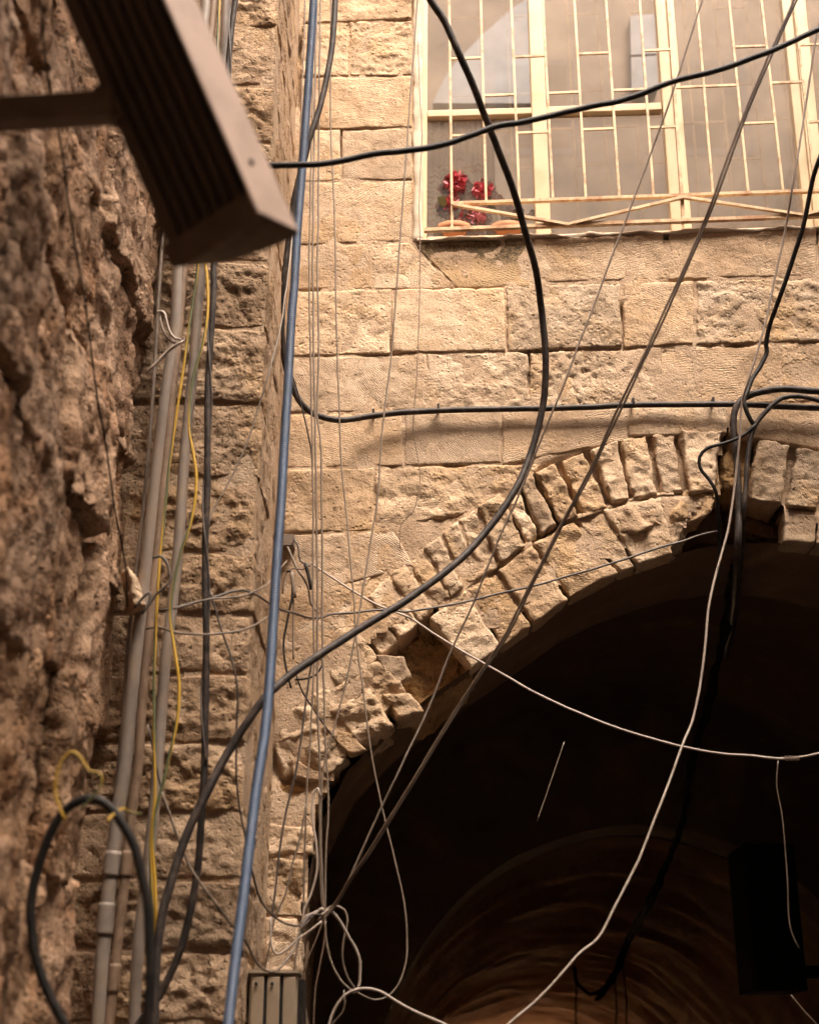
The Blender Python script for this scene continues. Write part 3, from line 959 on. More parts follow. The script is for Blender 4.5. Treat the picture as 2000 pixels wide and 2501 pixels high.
# the broken haunch: cavity, flakes and rubble
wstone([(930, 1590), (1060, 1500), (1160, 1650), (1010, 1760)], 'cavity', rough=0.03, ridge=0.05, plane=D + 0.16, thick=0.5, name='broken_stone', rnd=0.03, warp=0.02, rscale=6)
rub = [
    ([(912, 1606), (986, 1606), (1003, 1658), (952, 1682)], 'mortar', 0.004, 0.03, 0.05, 'plaster_flake'),
    ([(852, 1668), (930, 1612), (1000, 1700), (930, 1756)], 'voussoir', 0.014, 0.03, 0.34, 'broken_stone'),
    ([(934, 1690), (1000, 1690), (1034, 1742), (968, 1762)], 'voussoir', 0.010, 0.045, 0.2, 'broken_stone'),
    ([(806, 1738), (906, 1672), (962, 1778), (886, 1816)], 'ashlar_rough', 0.020, 0.04, 0.34, 'broken_stone'),
    ([(760, 1700), (852, 1660), (832, 1742), (776, 1776)], 'voussoir', 0.014, 0.01, 0.3, 'broken_stone'),
    ([(790, 1778), (868, 1798), (892, 1836), (852, 1842)], 'mortar', 0.004, 0.045, 0.05, 'plaster_flake'),
    ([(728, 1830), (812, 1790), (856, 1850), (806, 1898)], 'ashlar_rough', 0.020, 0.03, 0.36, 'broken_stone'),
    ([(672, 1742), (772, 1712), (784, 1784), (682, 1812)], 'voussoir', 0.016, 0.01, 0.3, 'broken_stone'),
    ([(668, 1808), (730, 1796), (742, 1876), (690, 1898)], 'ashlar_rough', 0.012, -0.01, 0.3, 'broken_stone'),
    ([(716, 1850), (786, 1890), (800, 1912), (716, 1896)], 'mortar', 0.006, 0.05, 0.10, 'plaster_flake'),
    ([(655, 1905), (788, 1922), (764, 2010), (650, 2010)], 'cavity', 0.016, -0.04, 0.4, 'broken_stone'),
    ([(650, 2014), (764, 2012), (764, 2086), (646, 2090)], 'voussoir', 0.012, -0.01, 0.6, 'jamb_stone'),
    ([(644, 2094), (742, 2094), (738, 2236), (636, 2236)], 'voussoir', 0.016, 0.01, 0.6, 'jamb_stone'),
    ([(636, 2240), (730, 2240), (726, 2390), (626, 2390)], 'ashlar', 0.010, 0.0, 0.6, 'jamb_stone'),
    ([(626, 2394), (725, 2394), (722, 2540), (616, 2540)], 'ashlar', 0.010, 0.0, 0.6, 'jamb_stone'),
    ([(616, 2544), (722, 2544), (720, 2760), (604, 2760)], 'ashlar', 0.010, 0.0, 0.6, 'jamb_stone'),
]
for q, mt, rg, pr, th, nm in rub:
    wstone(q, mt, rough=rg, ridge=rg * 1.1, proud=pr * 0.5, thick=th, name=nm, rnd=0.007 if rg > 0.008 else 0.002, warp=0.014, rscale=8)

rm_y1_ = D + 3.2
# roof and rear mass of the house so that no sky leaks behind the stones
for nm, c0, c1 in (('roof', (-8, rm_y1_ + 0.12, 11.0), (10, 10.6, 11.3)), ('roof', (-8, D + 0.3, 11.0), (10, D + 0.6, 11.3)), ('roof', (-8, D + 0.603, 11.0), (-0.71, rm_y1_ + 0.117, 11.3)), ('roof', (4.71, D + 0.603, 11.0), (10, rm_y1_ + 0.117, 11.3)), ('side_wall', (-8, 8.5, 0), (-7.7, 10.6, 10.99)), ('side_wall', (9.7, D + 0.2, 0), (10, 10.6, 10.99)),
                   ('rear_wall', (-8, 10.603, 4.4), (10, 10.8, 11.0)), ('roof', (-8, 10.81, 4.4), (10, 14.6, 4.6)), ('rear_wall', (-8, 14.61, 3.2), (10, 14.7, 4.6)), ('roof', (-8, 14.71, 3.2), (10, 19.9, 3.3)), ('side_wall', (-8, 10.7, 0), (-7.7, 19.9, 3.19)), ('side_wall', (9.7, 10.7, 0), (10, 19.9, 3.19))):
    v, f = box_vf(c0, c1)
    mesh_obj(nm, v, f, 'farstone', wall, smooth=False)

# ------------------------------------------------------------------ room behind the window
rm_y0, rm_y1 = D + 0.30, D + 3.2  # no ceiling: roof opening added above to brighten the room
rz0, rz1 = z_sill - 0.9, 9.4
room = thing('upstairs_room', (2.0, rm_y0, rz0), 'dim tan plastered room behind the barred window', 'room')
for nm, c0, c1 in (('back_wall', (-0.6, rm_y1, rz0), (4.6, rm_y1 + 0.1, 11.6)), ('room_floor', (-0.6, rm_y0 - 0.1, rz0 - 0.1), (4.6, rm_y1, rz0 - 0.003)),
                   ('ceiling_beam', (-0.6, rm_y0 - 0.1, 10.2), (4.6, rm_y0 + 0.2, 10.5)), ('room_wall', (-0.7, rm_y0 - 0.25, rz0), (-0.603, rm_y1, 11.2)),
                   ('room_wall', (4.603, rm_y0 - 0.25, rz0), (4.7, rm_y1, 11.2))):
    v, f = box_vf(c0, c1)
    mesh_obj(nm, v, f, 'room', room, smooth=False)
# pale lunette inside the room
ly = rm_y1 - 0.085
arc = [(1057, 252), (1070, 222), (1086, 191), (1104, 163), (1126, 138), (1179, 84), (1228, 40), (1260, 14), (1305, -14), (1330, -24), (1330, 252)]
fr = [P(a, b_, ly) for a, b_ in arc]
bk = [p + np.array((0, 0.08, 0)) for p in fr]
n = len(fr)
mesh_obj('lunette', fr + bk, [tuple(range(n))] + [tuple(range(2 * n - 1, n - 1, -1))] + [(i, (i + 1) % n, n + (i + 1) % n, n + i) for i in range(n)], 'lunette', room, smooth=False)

for q in ([(1538, 40), (1598, 34), (1602, 130), (1540, 134)], [(1540, 140), (1602, 136), (1606, 214), (1542, 218)]):  # pale panels stand for a bright window, its daylight put into the colour
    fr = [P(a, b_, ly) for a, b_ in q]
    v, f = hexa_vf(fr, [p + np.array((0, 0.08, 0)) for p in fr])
    mesh_obj('pale_window_panel', v, f, 'lunette', room, smooth=False)
# ------------------------------------------------------------------ window frame and panes
wy = D + 0.085
win = thing('barred_window', P(1500, 570, wy), 'wide cream painted metal window above the stone arch', 'window')


def frame_bar(name, q, y0=wy, dep=0.05, mat='cream', parent=win):
    fr_ = [P(a, b_, y0) for a, b_ in q]
    bk_ = [p + np.array((0, dep, 0)) for p in fr_]
    v_, f_ = hexa_vf(fr_, bk_)
    o = mesh_obj(name, v_, f_, mat, parent, smooth=False)
    bv = o.modifiers.new('bevel', 'BEVEL')
    bv.width = 0.004
    bv.segments = 2
    return o


frame_bar('frame_side', [(1033, -400), (1046, -400), (1042, 590), (1029, 590)])
frame_bar('mullion', [(1277, -360), (1309, -360), (1346, 582), (1309, 582)], y0=wy - 0.01)
mu = frame_bar('mullion', [(1578, -300), (1620, -300), (1690, 566), (1640, 568)], y0=wy - 0.012)
frame_bar('mullion_bead', [(1603, -300), (1609, -300), (1675, 566), (1668, 567)], y0=wy - 0.022, dep=0.009, parent=mu)
mu = frame_bar('mullion', [(1876, -300), (1936, -300), (2022, 556), (1966, 557)], y0=wy - 0.014)
frame_bar('mullion_bead', [(1903, -300), (1911, -300), (1998, 556), (1989, 556)], y0=wy - 0.026, dep=0.011, parent=mu)
frame_bar('transom', [(1044, 269), (1299, 262), (1300, 277), (1044, 285)], y0=wy - 0.004)
frame_bar('transom', [(1331, 260), (1614, 250), (1616, 267), (1332, 276)], y0=wy - 0.004)
frame_bar('bottom_rail', [(1043, 578), (1309, 572), (1309, 590), (1043, 594)], y0=wy + 0.004)
frame_bar('bottom_rail', [(1346, 572), (1641, 562), (1641, 580), (1346, 586)], y0=wy + 0.004)
frame_bar('bottom_rail', [(1691, 561), (1966, 552), (1966, 570), (1691, 577)], y0=wy + 0.004)
frame_bar('mullion', [(2170, -300), (2220, -300), (2330, 548), (2280, 549)], y0=wy - 0.012)
frame_bar('bottom_rail', [(2025, 551), (2279, 545), (2279, 562), (2025, 568)], y0=wy + 0.004)
for q in ([(1040, -380), (1292, -380), (1312, 586), (1040, 590)], [(1310, -380), (1600, -380), (1645, 572), (1345, 584)],
          [(1615, -380), (1885, -380), (1970, 560), (1686, 568)], [(1930, -380), (2700, -380), (2800, 530), (2018, 556)]):
    fr = [P(a, b_, wy + 0.03) for a, b_ in q]
    bk = [p + np.array((0, 0.004, 0)) for p in fr]
    v, f = hexa_vf(fr, bk)
    f = [f[0]]
    mesh_obj('pane', v[:4], [(0, 3, 2, 1)], 'glass', win, smooth=False)

# grille
gy = D - 0.035
gr = thing('window_grille', P(1500, 552, gy), 'cream and rust security grille of thin bars in front of the window', 'grille')


def gbar(name, a, b_, w_, h_, mat='rust', y=gy, parent=gr, dy=0.0):
    v_, f_ = bar_between(P(a[0], a[1], y + dy), P(b_[0], b_[1], y + dy), w_, h_, up=(0, 1, 0))
    o = mesh_obj(name, v_, f_, mat, parent, smooth=False)
    return o


bars = [((1097, 0), (1104, 556)), ((1174, 0), (1187, 493)), ((1248, 0), (1268, 489)), ((1325, 0), (1350, 487)), ((1402, 0), (1430, 484)), ((1479, 0), (1512, 482)),
        ((1561, 0), (1595, 479)), ((1631, 0), (1669, 546)), ((1700, 0), (1740, 474)), ((1779, 0), (1826, 472)), ((1858, 0), (1911, 468)), ((1937, 0), (1990, 466)),
        ((2016, 0), (2070, 464)), ((2096, 0), (2152, 520))]


def barx(k, y):
    (x0, y0), (x1, y1) = bars[k]
    return x0 + (x1 - x0) * (y - y0) / (y1 - y0)


for k, (a, b_) in enumerate(bars):
    top = (barx(k, -420), -420)
    gbar('bar', top, b_, 0.012 if k not in (7,) else 0.016, 0.012)
for k, y in ((0, 144), (2, 139), (1, 234), (3, 228), (0, 332), (2, 325), (4, 132), (6, 124), (5, 221), (4, 317), (6, 312), (7, 214), (8, 211), (9, 115), (9, 302),
             (10, 203), (11, 110), (11, 298), (12, 195), (0, -50), (2, -55), (4, -60), (6, -66), (9, -76)):
    gbar('tie_bar', (barx(k, y) + 2, y), (barx(k + 1, y) - 2, y - 3), 0.013, 0.010)
for k2 in range(1, 7):
    xb, xt = 2152 + 80 * k2, 2096 + 77 * k2
    gbar('bar', (xt - 47 - 4 * k2, -420), (xb, 520 - 3 * k2), 0.012, 0.012)
gbar('rail', (1102, 498), (2660, 443), 0.016, 0.022, 'rust_heavy')
gbar('rail', (1036, 563), (2660, 503), 0.018, 0.024, 'rust_heavy')
gbar('brace', (1106, 500), (1388, 549), 0.014, 0.018, dy=-0.014)
gbar('brace', (1384, 549), (1668, 482), 0.014, 0.018, dy=-0.016)
gbar('brace', (1668, 482), (1962, 526), 0.014, 0.018, dy=-0.014)
gbar('brace', (1958, 526), (2152, 480), 0.014, 0.018, dy=-0.016)

# flowers and curtain behind the glass
cy = D + 0.34
nx_, nz_ = 60, 24
p00, p11 = P(1030, 282, cy), P(1215, 640, cy)
cv, cf = [], []
for j in range(nz_ + 1):
    for i in range(nx_ + 1):
        x = p00[0] + (p11[0] - p00[0]) * i / nx_
        z = p00[2] + (p11[2] - p00[2]) * j / nz_
        cv.append((x, cy + 0.012 * math.sin(i * 0.9 + 0.15 * j) + 0.006 * math.sin(i * 2.3), z))
for j in range(nz_):
    for i in range(nx_):
        a = j * (nx_ + 1) + i
        cf.append((a, a + 1, a + nx_ + 2, a + nx_ + 1))
tag(mesh_obj('curtain', cv, cf, 'curtain'), 'tan curtain with ochre leaf print behind the lower left window pane', 'curtain')


def lathe(prof, c, n=24):
    v_, f_ = [], []
    for (r, z) in prof:
        for s in range(n):
            th = 2 * math.pi * s / n
            v_.append((c[0] + r * math.cos(th), c[1] + r * math.sin(th), c[2] + z))
    for k in range(len(prof) - 1):
        for s in range(n):
            s2 = (s + 1) % n
            f_.append((k * n + s, k * n + s2, (k + 1) * n + s2, (k + 1) * n + s))
    return v_, f_


def petal_vf(c, az, tilt, L, W, rs):
    """one cupped, crumpled petal"""
    v_, f_ = [], []
    ca, sa = math.cos(az), math.sin(az)
    nu, nv = 5, 5
    for i in range(nu + 1):
        t = i / nu
        for j in range(nv + 1):
            s = j / nv * 2 - 1
            wd = W * math.sin(math.pi * (0.12 + 0.60 * t)) * s
            r = L * t * math.cos(tilt)
            z = L * t * math.sin(tilt) + 0.35 * L * t * t * math.sin(az * 2 + t) * 0.4 + 0.25 * W * s * s + rs.uniform(-.004, .004)
            v_.append((c[0] + ca * r - sa * wd, c[1] + sa * r + ca * wd, c[2] + z))
    for i in range(nu):
        for j in range(nv):
            a = i * (nv + 1) + j
            f_.append((a, a + 1, a + nv + 2, a + nv + 1))
    return v_, f_


def flower_head(parent, c, size, mat, rs, n=34):
    """ruffled cloth bloom: many small crumpled petals over a dome"""
    V, Fc = [], []
    rad_ = size * 0.60
    for k in range(n):
        zz = 1 - 1.75 * (k + 0.5) / n
        a = k * 2.39996
        rr_ = math.sqrt(max(0, 1 - zz * zz))
        d_ = np.array((rr_ * math.cos(a), -zz * 0.8 - 0.2, rr_ * math.sin(a)))
        d_ /= np.linalg.norm(d_)
        t1 = np.cross(d_, (0.3, 0.2, 0.93)); t1 /= np.linalg.norm(t1)
        t2 = np.cross(d_, t1)
        o_ = np.array(c) + d_ * rad_ * rs.uniform(0.55, 0.85)
        b0_ = len(V)
        for i_ in range(4):
            for j_ in range(4):
                x, y = i_ / 3 - 0.5, j_ / 3 - 0.5
                V.append(o_ + (t1 * x + t2 * y) * rad_ * 1.0 + d_ * rad_ * (0.9 * (x * x + y * y) + rs.uniform(-.10, .10)))
        for i_ in range(3):
            for j_ in range(3):
                q = b0_ + i_ * 4 + j_
                Fc.append((q, q + 1, q + 5, q + 4))
    return mesh_obj('flower', V, Fc, mat, parent)


fy = D + 0.185
for (cx_, heads, lab) in ((1108, [((1112, 462), 0.115, 'petal'), ((1098, 508), 0.095, 'petal'), ((1150, 522), 0.09, 'petal_pink'), ((1128, 545), 0.08, 'petal')],
                           'terracotta pot with red cloth flowers at the left of the window'),
                          (1238, [((1178, 480), 0.105, 'petal'), ((1166, 540), 0.10, 'petal_pink'), ((1210, 500), 0.07, 'petal'), ((1240, 520), 0.06, 'petal_pink')],
                           'terracotta pot with pinkish red cloth flowers right of the first pot')):
    rs = random.Random(cx_)
    c = P(cx_, 566, fy)
    base = c - np.array((0, 0, 0.16))
    pot = thing('flower_pot', base, lab, 'flower pot', 'pots of cloth flowers behind the window')
    v, f = lathe([(0.0, 0.0), (0.07, 0.0), (0.095, 0.12), (0.107, 0.122), (0.107, 0.16), (0.094, 0.16), (0.09, 0.13), (0.0, 0.128)], base)
    mesh_obj('pot', v, f, 'terracotta', pot)
    for hp, sz, mt in heads:
        h = P(hp[0], hp[1], fy - 0.02)
        v, f, uv = tube_vf(spline([base + (0, 0, .13), base * 0.5 + h * 0.5 + (rs.uniform(-.02, .02), 0, .04), h], 0.03), 0.003, 6)
        mesh_obj('stem', v, f, 'leaf', pot)
        flower_head(pot, h, sz, mt, rs)
    for k in range(9):
        h = P(cx_ + rs.uniform(-60, 60), rs.uniform(495, 560), fy + rs.uniform(-.06, .02))
        v, f = petal_vf(h, rs.uniform(0, 6.28), rs.uniform(-.4, .9), 0.08, 0.022, rs)
        mesh_obj('leaf', v, f, 'leaf' if k % 3 else 'foil', pot)
# inner window board the pots stand on
v, f = box_vf((x_win0, D + 0.14, base[2] - 0.05), (x_win1, D + 0.34, base[2] - 0.001))
mesh_obj('window_board', v, f, 'cream', win, smooth=False)

# ------------------------------------------------------------------ stone pier
pier = thing('stone_pier', (-0.82, PIER_Y, 0), 'pitted block pier between the pipes and the arched wall', 'pier')
rows = [-330, -200, -70, 66, 212, 350, 490, 640, 802, 985, 1168, 1352, 1500, 1648, 1812, 1985, 2150, 2320, 2500, 2760]
zrow = [P(580, r, PIER_Y)[2] for r in rows]
rs = random.Random(5)
for k in range(len(zrow) - 1):
    z1, z0 = zrow[k], zrow[k + 1]
    g = 0.004
    jx = rs.uniform(-0.006, 0.006)
    jy = rs.uniform(-0.008, 0.006)
    xl, xr, yf = -1.16, PIER_X + jx, PIER_Y + jy
    fr = [(xl, yf, z1 - g), (xr, yf, z1 - g - rs.uniform(0, .006)), (xr, yf, z0 + g), (xl, yf, z0 + g)]
    bk = [(p[0], PIER_Y + 0.52 + rs.uniform(-.08, .08), p[2]) for p in fr]
    by = bk[0][1]
    bk = [(p[0], by, p[2]) for p in bk]
    block('quoin', fr, bk, 'quoin', pier, 200 + k, res=0.0095, rough=0.008 if k % 3 else 0.005, ridge=0.011 if k % 3 else 0.004, rscale=19 + 6 * (k % 2), pitdepth=0.012, rnd=0.006, warp=0.010, nw=36, margin=0.03 + 0.012 * (k % 2))
    fr2 = [(xl, by + 0.006, z1 - g), (PIER_X - 0.006, by + 0.006, z1 - g), (PIER_X - 0.006, by + 0.006, z0 + g), (xl, by + 0.006, z0 + g)]
    bk2 = [(p[0], D + 0.1, p[2]) for p in fr2]
    block('stone', fr2, bk2, 'quoin', pier, 260 + k, res=0.02, rough=0.008, ridge=0.01, rscale=10, rnd=0.012, warp=0.008, nw=26)
v, f = box_vf((-1.5, PIER_Y + 0.002, 0), (PIER_X - 0.003, D + 0.1, 9.2))
mesh_obj('pier_core', v, f, 'mortar', pier, smooth=False)

# ------------------------------------------------------------------ eroded wall on the left
lw = thing('eroded_rubble_wall', (LEFT_X, 3.8, 0), 'deeply eroded brown rubble wall along the left side', 'wall')
rs = random.Random(11)
z = 0.2
k = 0
while z < 7.4:
    hgt = rs.uniform(0.42, 0.72)
    y = 2.2 + rs.uniform(-0.25, 0.1)
    yend = 4.97 if z > 2.75 else 4.42 + rs.uniform(-.08, .08)
    while y < yend - 0.05:
        ln_ = rs.uniform(0.38, 0.80)
        y2 = min(y + ln_, yend)
        if yend - y2 < 0.14:
            y2 = yend
        x = LEFT_X + rs.uniform(-0.045, 0.045)
        g = 0.006
        tl = lambda: rs.uniform(-0.035, 0.035)
        fr = [(x + tl() * .6, y + g, z + hgt - g + tl()), (x + tl() * .6, y2 - g, z + hgt - g + tl()), (x + tl() * .6, y2 - g, z + g + tl()), (x + tl() * .6, y + g, z + g + tl())]
        bk = [(LEFT_X - 0.3, p[1], p[2]) for p in fr]
        block('rubble_stone', fr, bk, 'rock', lw, 400 + k, res=0.0115, rough=0.022, ridge=0.017, rscale=3.6, octv=4, pitdepth=0.03, rnd=0.010, warp=0.016, stretch=(1.3, 1.8, 0.48))
        k += 1
        y = y2
    z += hgt
# mortar / core behind the rubble
ys, zs2 = np.arange(1.6, 5.06, 0.04), np.arange(0.0, 9.0, 0.04)
gy_, gz_ = np.meshgrid(ys, zs2)
pp = np.stack([np.full(gy_.size, LEFT_X - 0.065), gy_.ravel(), gz_.ravel()], 1)
pp[:, 0] += fbm(pp * np.array((1, 1.6, 0.5)), 4, 5, seed=21) * 0.08 - np.where((pp[:, 1] > 4.4) & (pp[:, 2] < 2.75), 0.10, 0)
n_ = len(ys)
mesh_obj('rubble_core', pp, [(j * n_ + i, j * n_ + i + 1, (j + 1) * n_ + i + 1, (j + 1) * n_ + i) for j in range(len(zs2) - 1) for i in range(n_ - 1)], 'rock', lw)
v, f = box_vf((-5, -6.9, 0), (LEFT_X - 0.33, 8.4, 9.2))
mesh_obj('house_mass', v, f, 'farstone', lw, smooth=False)

# ------------------------------------------------------------------ the vaulted passage
pas = thing('vaulted_passage', (1.5, D + 0.8, 0), 'dark vaulted passage behind the broken archway', 'passage')


def vault_strip(name, secs, n=48, seed=0, amp=0.03, mat='vault', streak=0.0):
    """secs: (y, xc, crown z, half width, spring z); ends carried down to the ground"""
    V, Fc = [], []
    cnt = n + 1 + 2
    for (y, xc, zc, w_, zs_) in secs:
        row = [(xc - w_, y, -0.05)]
        for i in range(n + 1):
            th = math.pi * i / n
            row.append((xc - w_ * math.cos(th), y, zs_ + (zc - zs_) * math.sin(th)))
        row.append((xc + w_, y, -0.05))
        V += row
    V = np.array(V)
    d_ = fbm(V * np.array((1, 0.5, 1)), 1.6, 5, seed=seed) * amp
    if streak:
        d_ = d_ + fbm(V * np.array((0.35, 3.0, 0.35)), 1.7, 4, seed=seed + 4) * streak
    V[:, 2] += d_
    m_ = len(secs)
    for a in range(m_ - 1):
        for i in range(cnt - 1):
            q = a * cnt + i
            Fc.append((q, q + cnt, q + cnt + 1, q + 1))
    return mesh_obj(name, V, Fc, mat, pas)


def lin(y0, y1, n, s0, s1):
    return [tuple([y0 + (y1 - y0) * i / n] + [a + (b_ - a) * i / n for a, b_ in zip(s0, s1)]) for i in range(n + 1)]


def ring_face(name, y, inner, outer, n=48, mat='vault'):
    V, Fc = [], []
    for (xc, zc, w_, zs_) in (inner, outer):
        V.append((xc - w_, y, -0.05))
        for i in range(n + 1):
            th = math.pi * i / n
            V.append((xc - w_ * math.cos(th), y, zs_ + (zc - zs_) * math.sin(th)))
        V.append((xc + w_, y, -0.05))
    c = n + 3
    for i in range(c - 1):
        Fc.append((i, i + 1, c + i + 1, c + i))
    return mesh_obj(name, V, Fc, mat, pas)


# soffit of the front arch follows the traced curve through the wall's thickness
sof = []
for i, y in enumerate((D + 0.06, D + 0.3, D + 0.55, D + 0.80)):
    for (a, b_) in arch_in:
        q = P(a, b_)
        sof.append((q[0] - (0.004 if a < 1800 else -0.004), y, q[2] + 0.008))
ni = len(arch_in)
sof = np.array(sof)
sof[:, 2] += fbm(sof, 3, 4, seed=8) * 0.012
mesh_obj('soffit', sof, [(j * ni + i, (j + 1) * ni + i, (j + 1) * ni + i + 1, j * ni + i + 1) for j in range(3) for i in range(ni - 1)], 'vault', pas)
# chamber 1
c1 = (1.5, 4.45, 2.35, 1.9)
V = [P(a, b_) for a, b_ in arch_in]
V = [(q[0], D + 0.8, q[2] + 0.008) for q in V]
V2 = [(1.5 + (q[0] - 1.5) * 1.5, D + 0.8, 1.0 + (q[2] - 1.0) * 1.5) for q in V]
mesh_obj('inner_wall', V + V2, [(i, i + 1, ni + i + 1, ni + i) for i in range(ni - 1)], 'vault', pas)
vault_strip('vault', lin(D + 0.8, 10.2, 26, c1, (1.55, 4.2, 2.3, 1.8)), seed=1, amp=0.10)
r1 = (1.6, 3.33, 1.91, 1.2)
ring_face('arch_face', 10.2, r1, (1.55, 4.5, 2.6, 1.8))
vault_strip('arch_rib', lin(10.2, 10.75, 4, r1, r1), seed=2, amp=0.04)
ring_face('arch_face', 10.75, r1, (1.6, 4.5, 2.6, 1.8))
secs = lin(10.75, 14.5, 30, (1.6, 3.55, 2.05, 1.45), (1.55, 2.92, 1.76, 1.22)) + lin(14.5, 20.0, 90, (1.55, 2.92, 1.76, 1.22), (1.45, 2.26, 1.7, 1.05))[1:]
vault_strip('vault', secs, seed=5, amp=0.09, streak=0.11, mat='glow_vault')
v, f = box_vf((-8, 20.0, 0.004), (10, 23.49, 0.06))  # unseen pale paving added to bounce daylight up into the vault
tag(mesh_obj('bounce_paving', v, f, 'farstone', smooth=False), None, None, kind='structure')
t = thing('stone_house', (1.5, 23.5, 0), 'low limestone house beyond the far end of the passage', 'house')
v, f = box_vf((-6, 23.5, 0), (9, 29, 6.0)); mesh_obj('wall', v, f, 'farstone', t, smooth=False)

# dark cabinet and shelf under the vault on the right
cab = thing('hanging_cabinet', P(1890, 2420, 9.4), 'dark box cabinet fixed high in the shadow of the passage', 'cabinet')
a = P(1815, 2060, 9.4); b_ = P(1972, 2420, 9.4)
v, f = box_vf((a[0], 9.4, b_[2]), (b_[0], 9.9, a[2])); mesh_obj('case', v, f, 'sooty', cab, smooth=False)
v, f = box_vf((a[0] + 0.03, 9.385, b_[2] + 0.03), (b_[0] - 0.03, 9.398, a[2] - 0.03)); mesh_obj('cabinet_door', v, f, 'sooty', cab, smooth=False)
v, f = box_vf((b_[0] - 0.06, 9.375, (a[2] + b_[2]) / 2 - 0.05), (b_[0] - 0.045, 9.384, (a[2] + b_[2]) / 2 + 0.05)); mesh_obj('handle', v, f, 'sooty', cab, smooth=False)
v, f = box_vf((b_[0] + 0.003, 9.5, b_[2] + 0.1), (3.95, 9.8, b_[2] + 0.16)); mesh_obj('bracket', v, f, 'sooty', cab, smooth=False)

# ------------------------------------------------------------------ the lamp
def camdir(x, y, z):
    """camera space (x right, y up, z towards the viewer) to world"""
    return np.array((x, y * -SP * 1 + z * -CP * 1 if False else (-SP * y) - CP * z, CP * y - SP * z))


LD = 2.75                                            # metres along the view ray
def camP(px, py, t):
    return np.array((0, 0, CAMZ)) + camdir((px - 1000) / F * t, (1250.5 - py) / F * t, -t)


def unit(a):
    return a / np.linalg.norm(a)


lc = camP(626, 520, LD)                                # lower end of the near long edge
s_ = LD / F
ax = unit(camdir(-240, 545, -54))                      # up along the lamp
wd = camdir(-225, -88, -110)
wd = unit(wd - ax * np.dot(wd, ax))
hd = unit(np.cross(ax, wd))
if np.dot(hd, camdir(92, 20, -207)) < 0:
    hd = -hd
LW, LH, LL = 275 * s_, 175 * s_, 1250 * s_
lamp = thing('lamp_fitting', lc, 'long beige and dark brown lamp fitting jutting out at upper left', 'lamp')


SKEW = 0.028


def lbox(name, a0, a1, w0, w1, h0, h1, mat, bev=0.004, parent=lamp):
    fr_ = [lc + ax * a1 + wd * w0 + hd * h0, lc + ax * a1 + wd * w1 + hd * h0, lc + ax * a0 + wd * w1 + hd * h0, lc + ax * a0 + wd * w0 + hd * h0]
    bk_ = [p + hd * (h1 - h0) - ax * (SKEW * (h1 - h0) / LH * (1 - 1.7 * (w1 if i_ == 2 else w0) / LW) if i_ > 1 else 0) for i_, p in enumerate(fr_)]
    v_, f_ = hexa_vf(fr_, bk_)
    o = mesh_obj(name, v_, f_, mat, parent, smooth=False)
    if bev:
        b_ = o.modifiers.new('bevel', 'BEVEL')
        b_.width = bev
        b_.segments = 3
    return o


lbox('side_panel', 0, LL, -0.006, 0.0, 0, LH, 'lampside', 0.002)
lbox('housing', 0.0, LL, 0.002, LW, 0.018, LH, 'lampdark', 0.008)
nr = 7
for k in range(nr):
    w0 = 0.016 + (LW - 0.03) * k / nr
    lbox('louvre_slat', 0.05, LL - 0.02, w0, w0 + 0.007, 0.0, 0.016, 'lampdark', 0.002)
lbox('reflector_trim', 0.05, LL - 0.02, 0.0005, 0.010, -0.002, 0.0175, 'slot', 0.0)
# curved end cap
prof = []
for i in range(13):
    th = math.pi * i / 12
    prof.append((LW * (0.5 - 0.5 * math.cos(th)), -0.012 * math.sin(th) - 0.003))
V = []
for hh in (0.0, LH):
    for (w0, a0) in prof:
        V.append(lc + ax * (a0 - SKEW * hh / LH * (1 - 1.7 * w0 / LW)) + wd * (w0 - 0.003 * (1 - w0 / LW)) + hd * hh)
    V.append(lc + ax * 0.045 + wd * LW + hd * hh)
    V.append(lc + ax * 0.045 + wd * 0.0 + hd * hh)
nn = len(V) // 2
V = [p - hd * 0.003 if i < nn else p for i, p in enumerate(V)]
mesh_obj('end_cap', V, [tuple(range(nn)), tuple(range(2 * nn - 1, nn - 1, -1))] + [(i, (i + 1) % nn, nn + (i + 1) % nn, nn + i) for i in range(nn)], 'lampbracket', lamp, smooth=False)
# screw in the side panel
sc = lc + ax * 0.115 + wd * -0.0068 + hd * LH * 0.42
v, f, uv = tube_vf(np.array([sc, sc - wd * 0.004]), 0.006, 12)
mesh_obj('screw', v, f, 'slot', lamp)
# arm to the wall on the left
b0 = camP(290, 262, LD + 0.13)
b1 = camP(-60, 285, LD + 0.16)
b2 = camP(-330, 300, LD + 0.2)
v, f = bar_between(b0, b2, 0.05, 0.078, up=camdir(0, 0, 1)); v = [np.array(q) for q in v]
mesh_obj('bracket_arm', v, f, 'lampbracket', lamp, smooth=False)
v, f = bar_between(camP(250, 215, LD + 0.13), camP(292, 292, LD + 0.13), 0.03, 0.05, up=camdir(0, 0, 1))
mesh_obj('bracket_clamp', v, f, 'lampbracket', lamp, smooth=False)

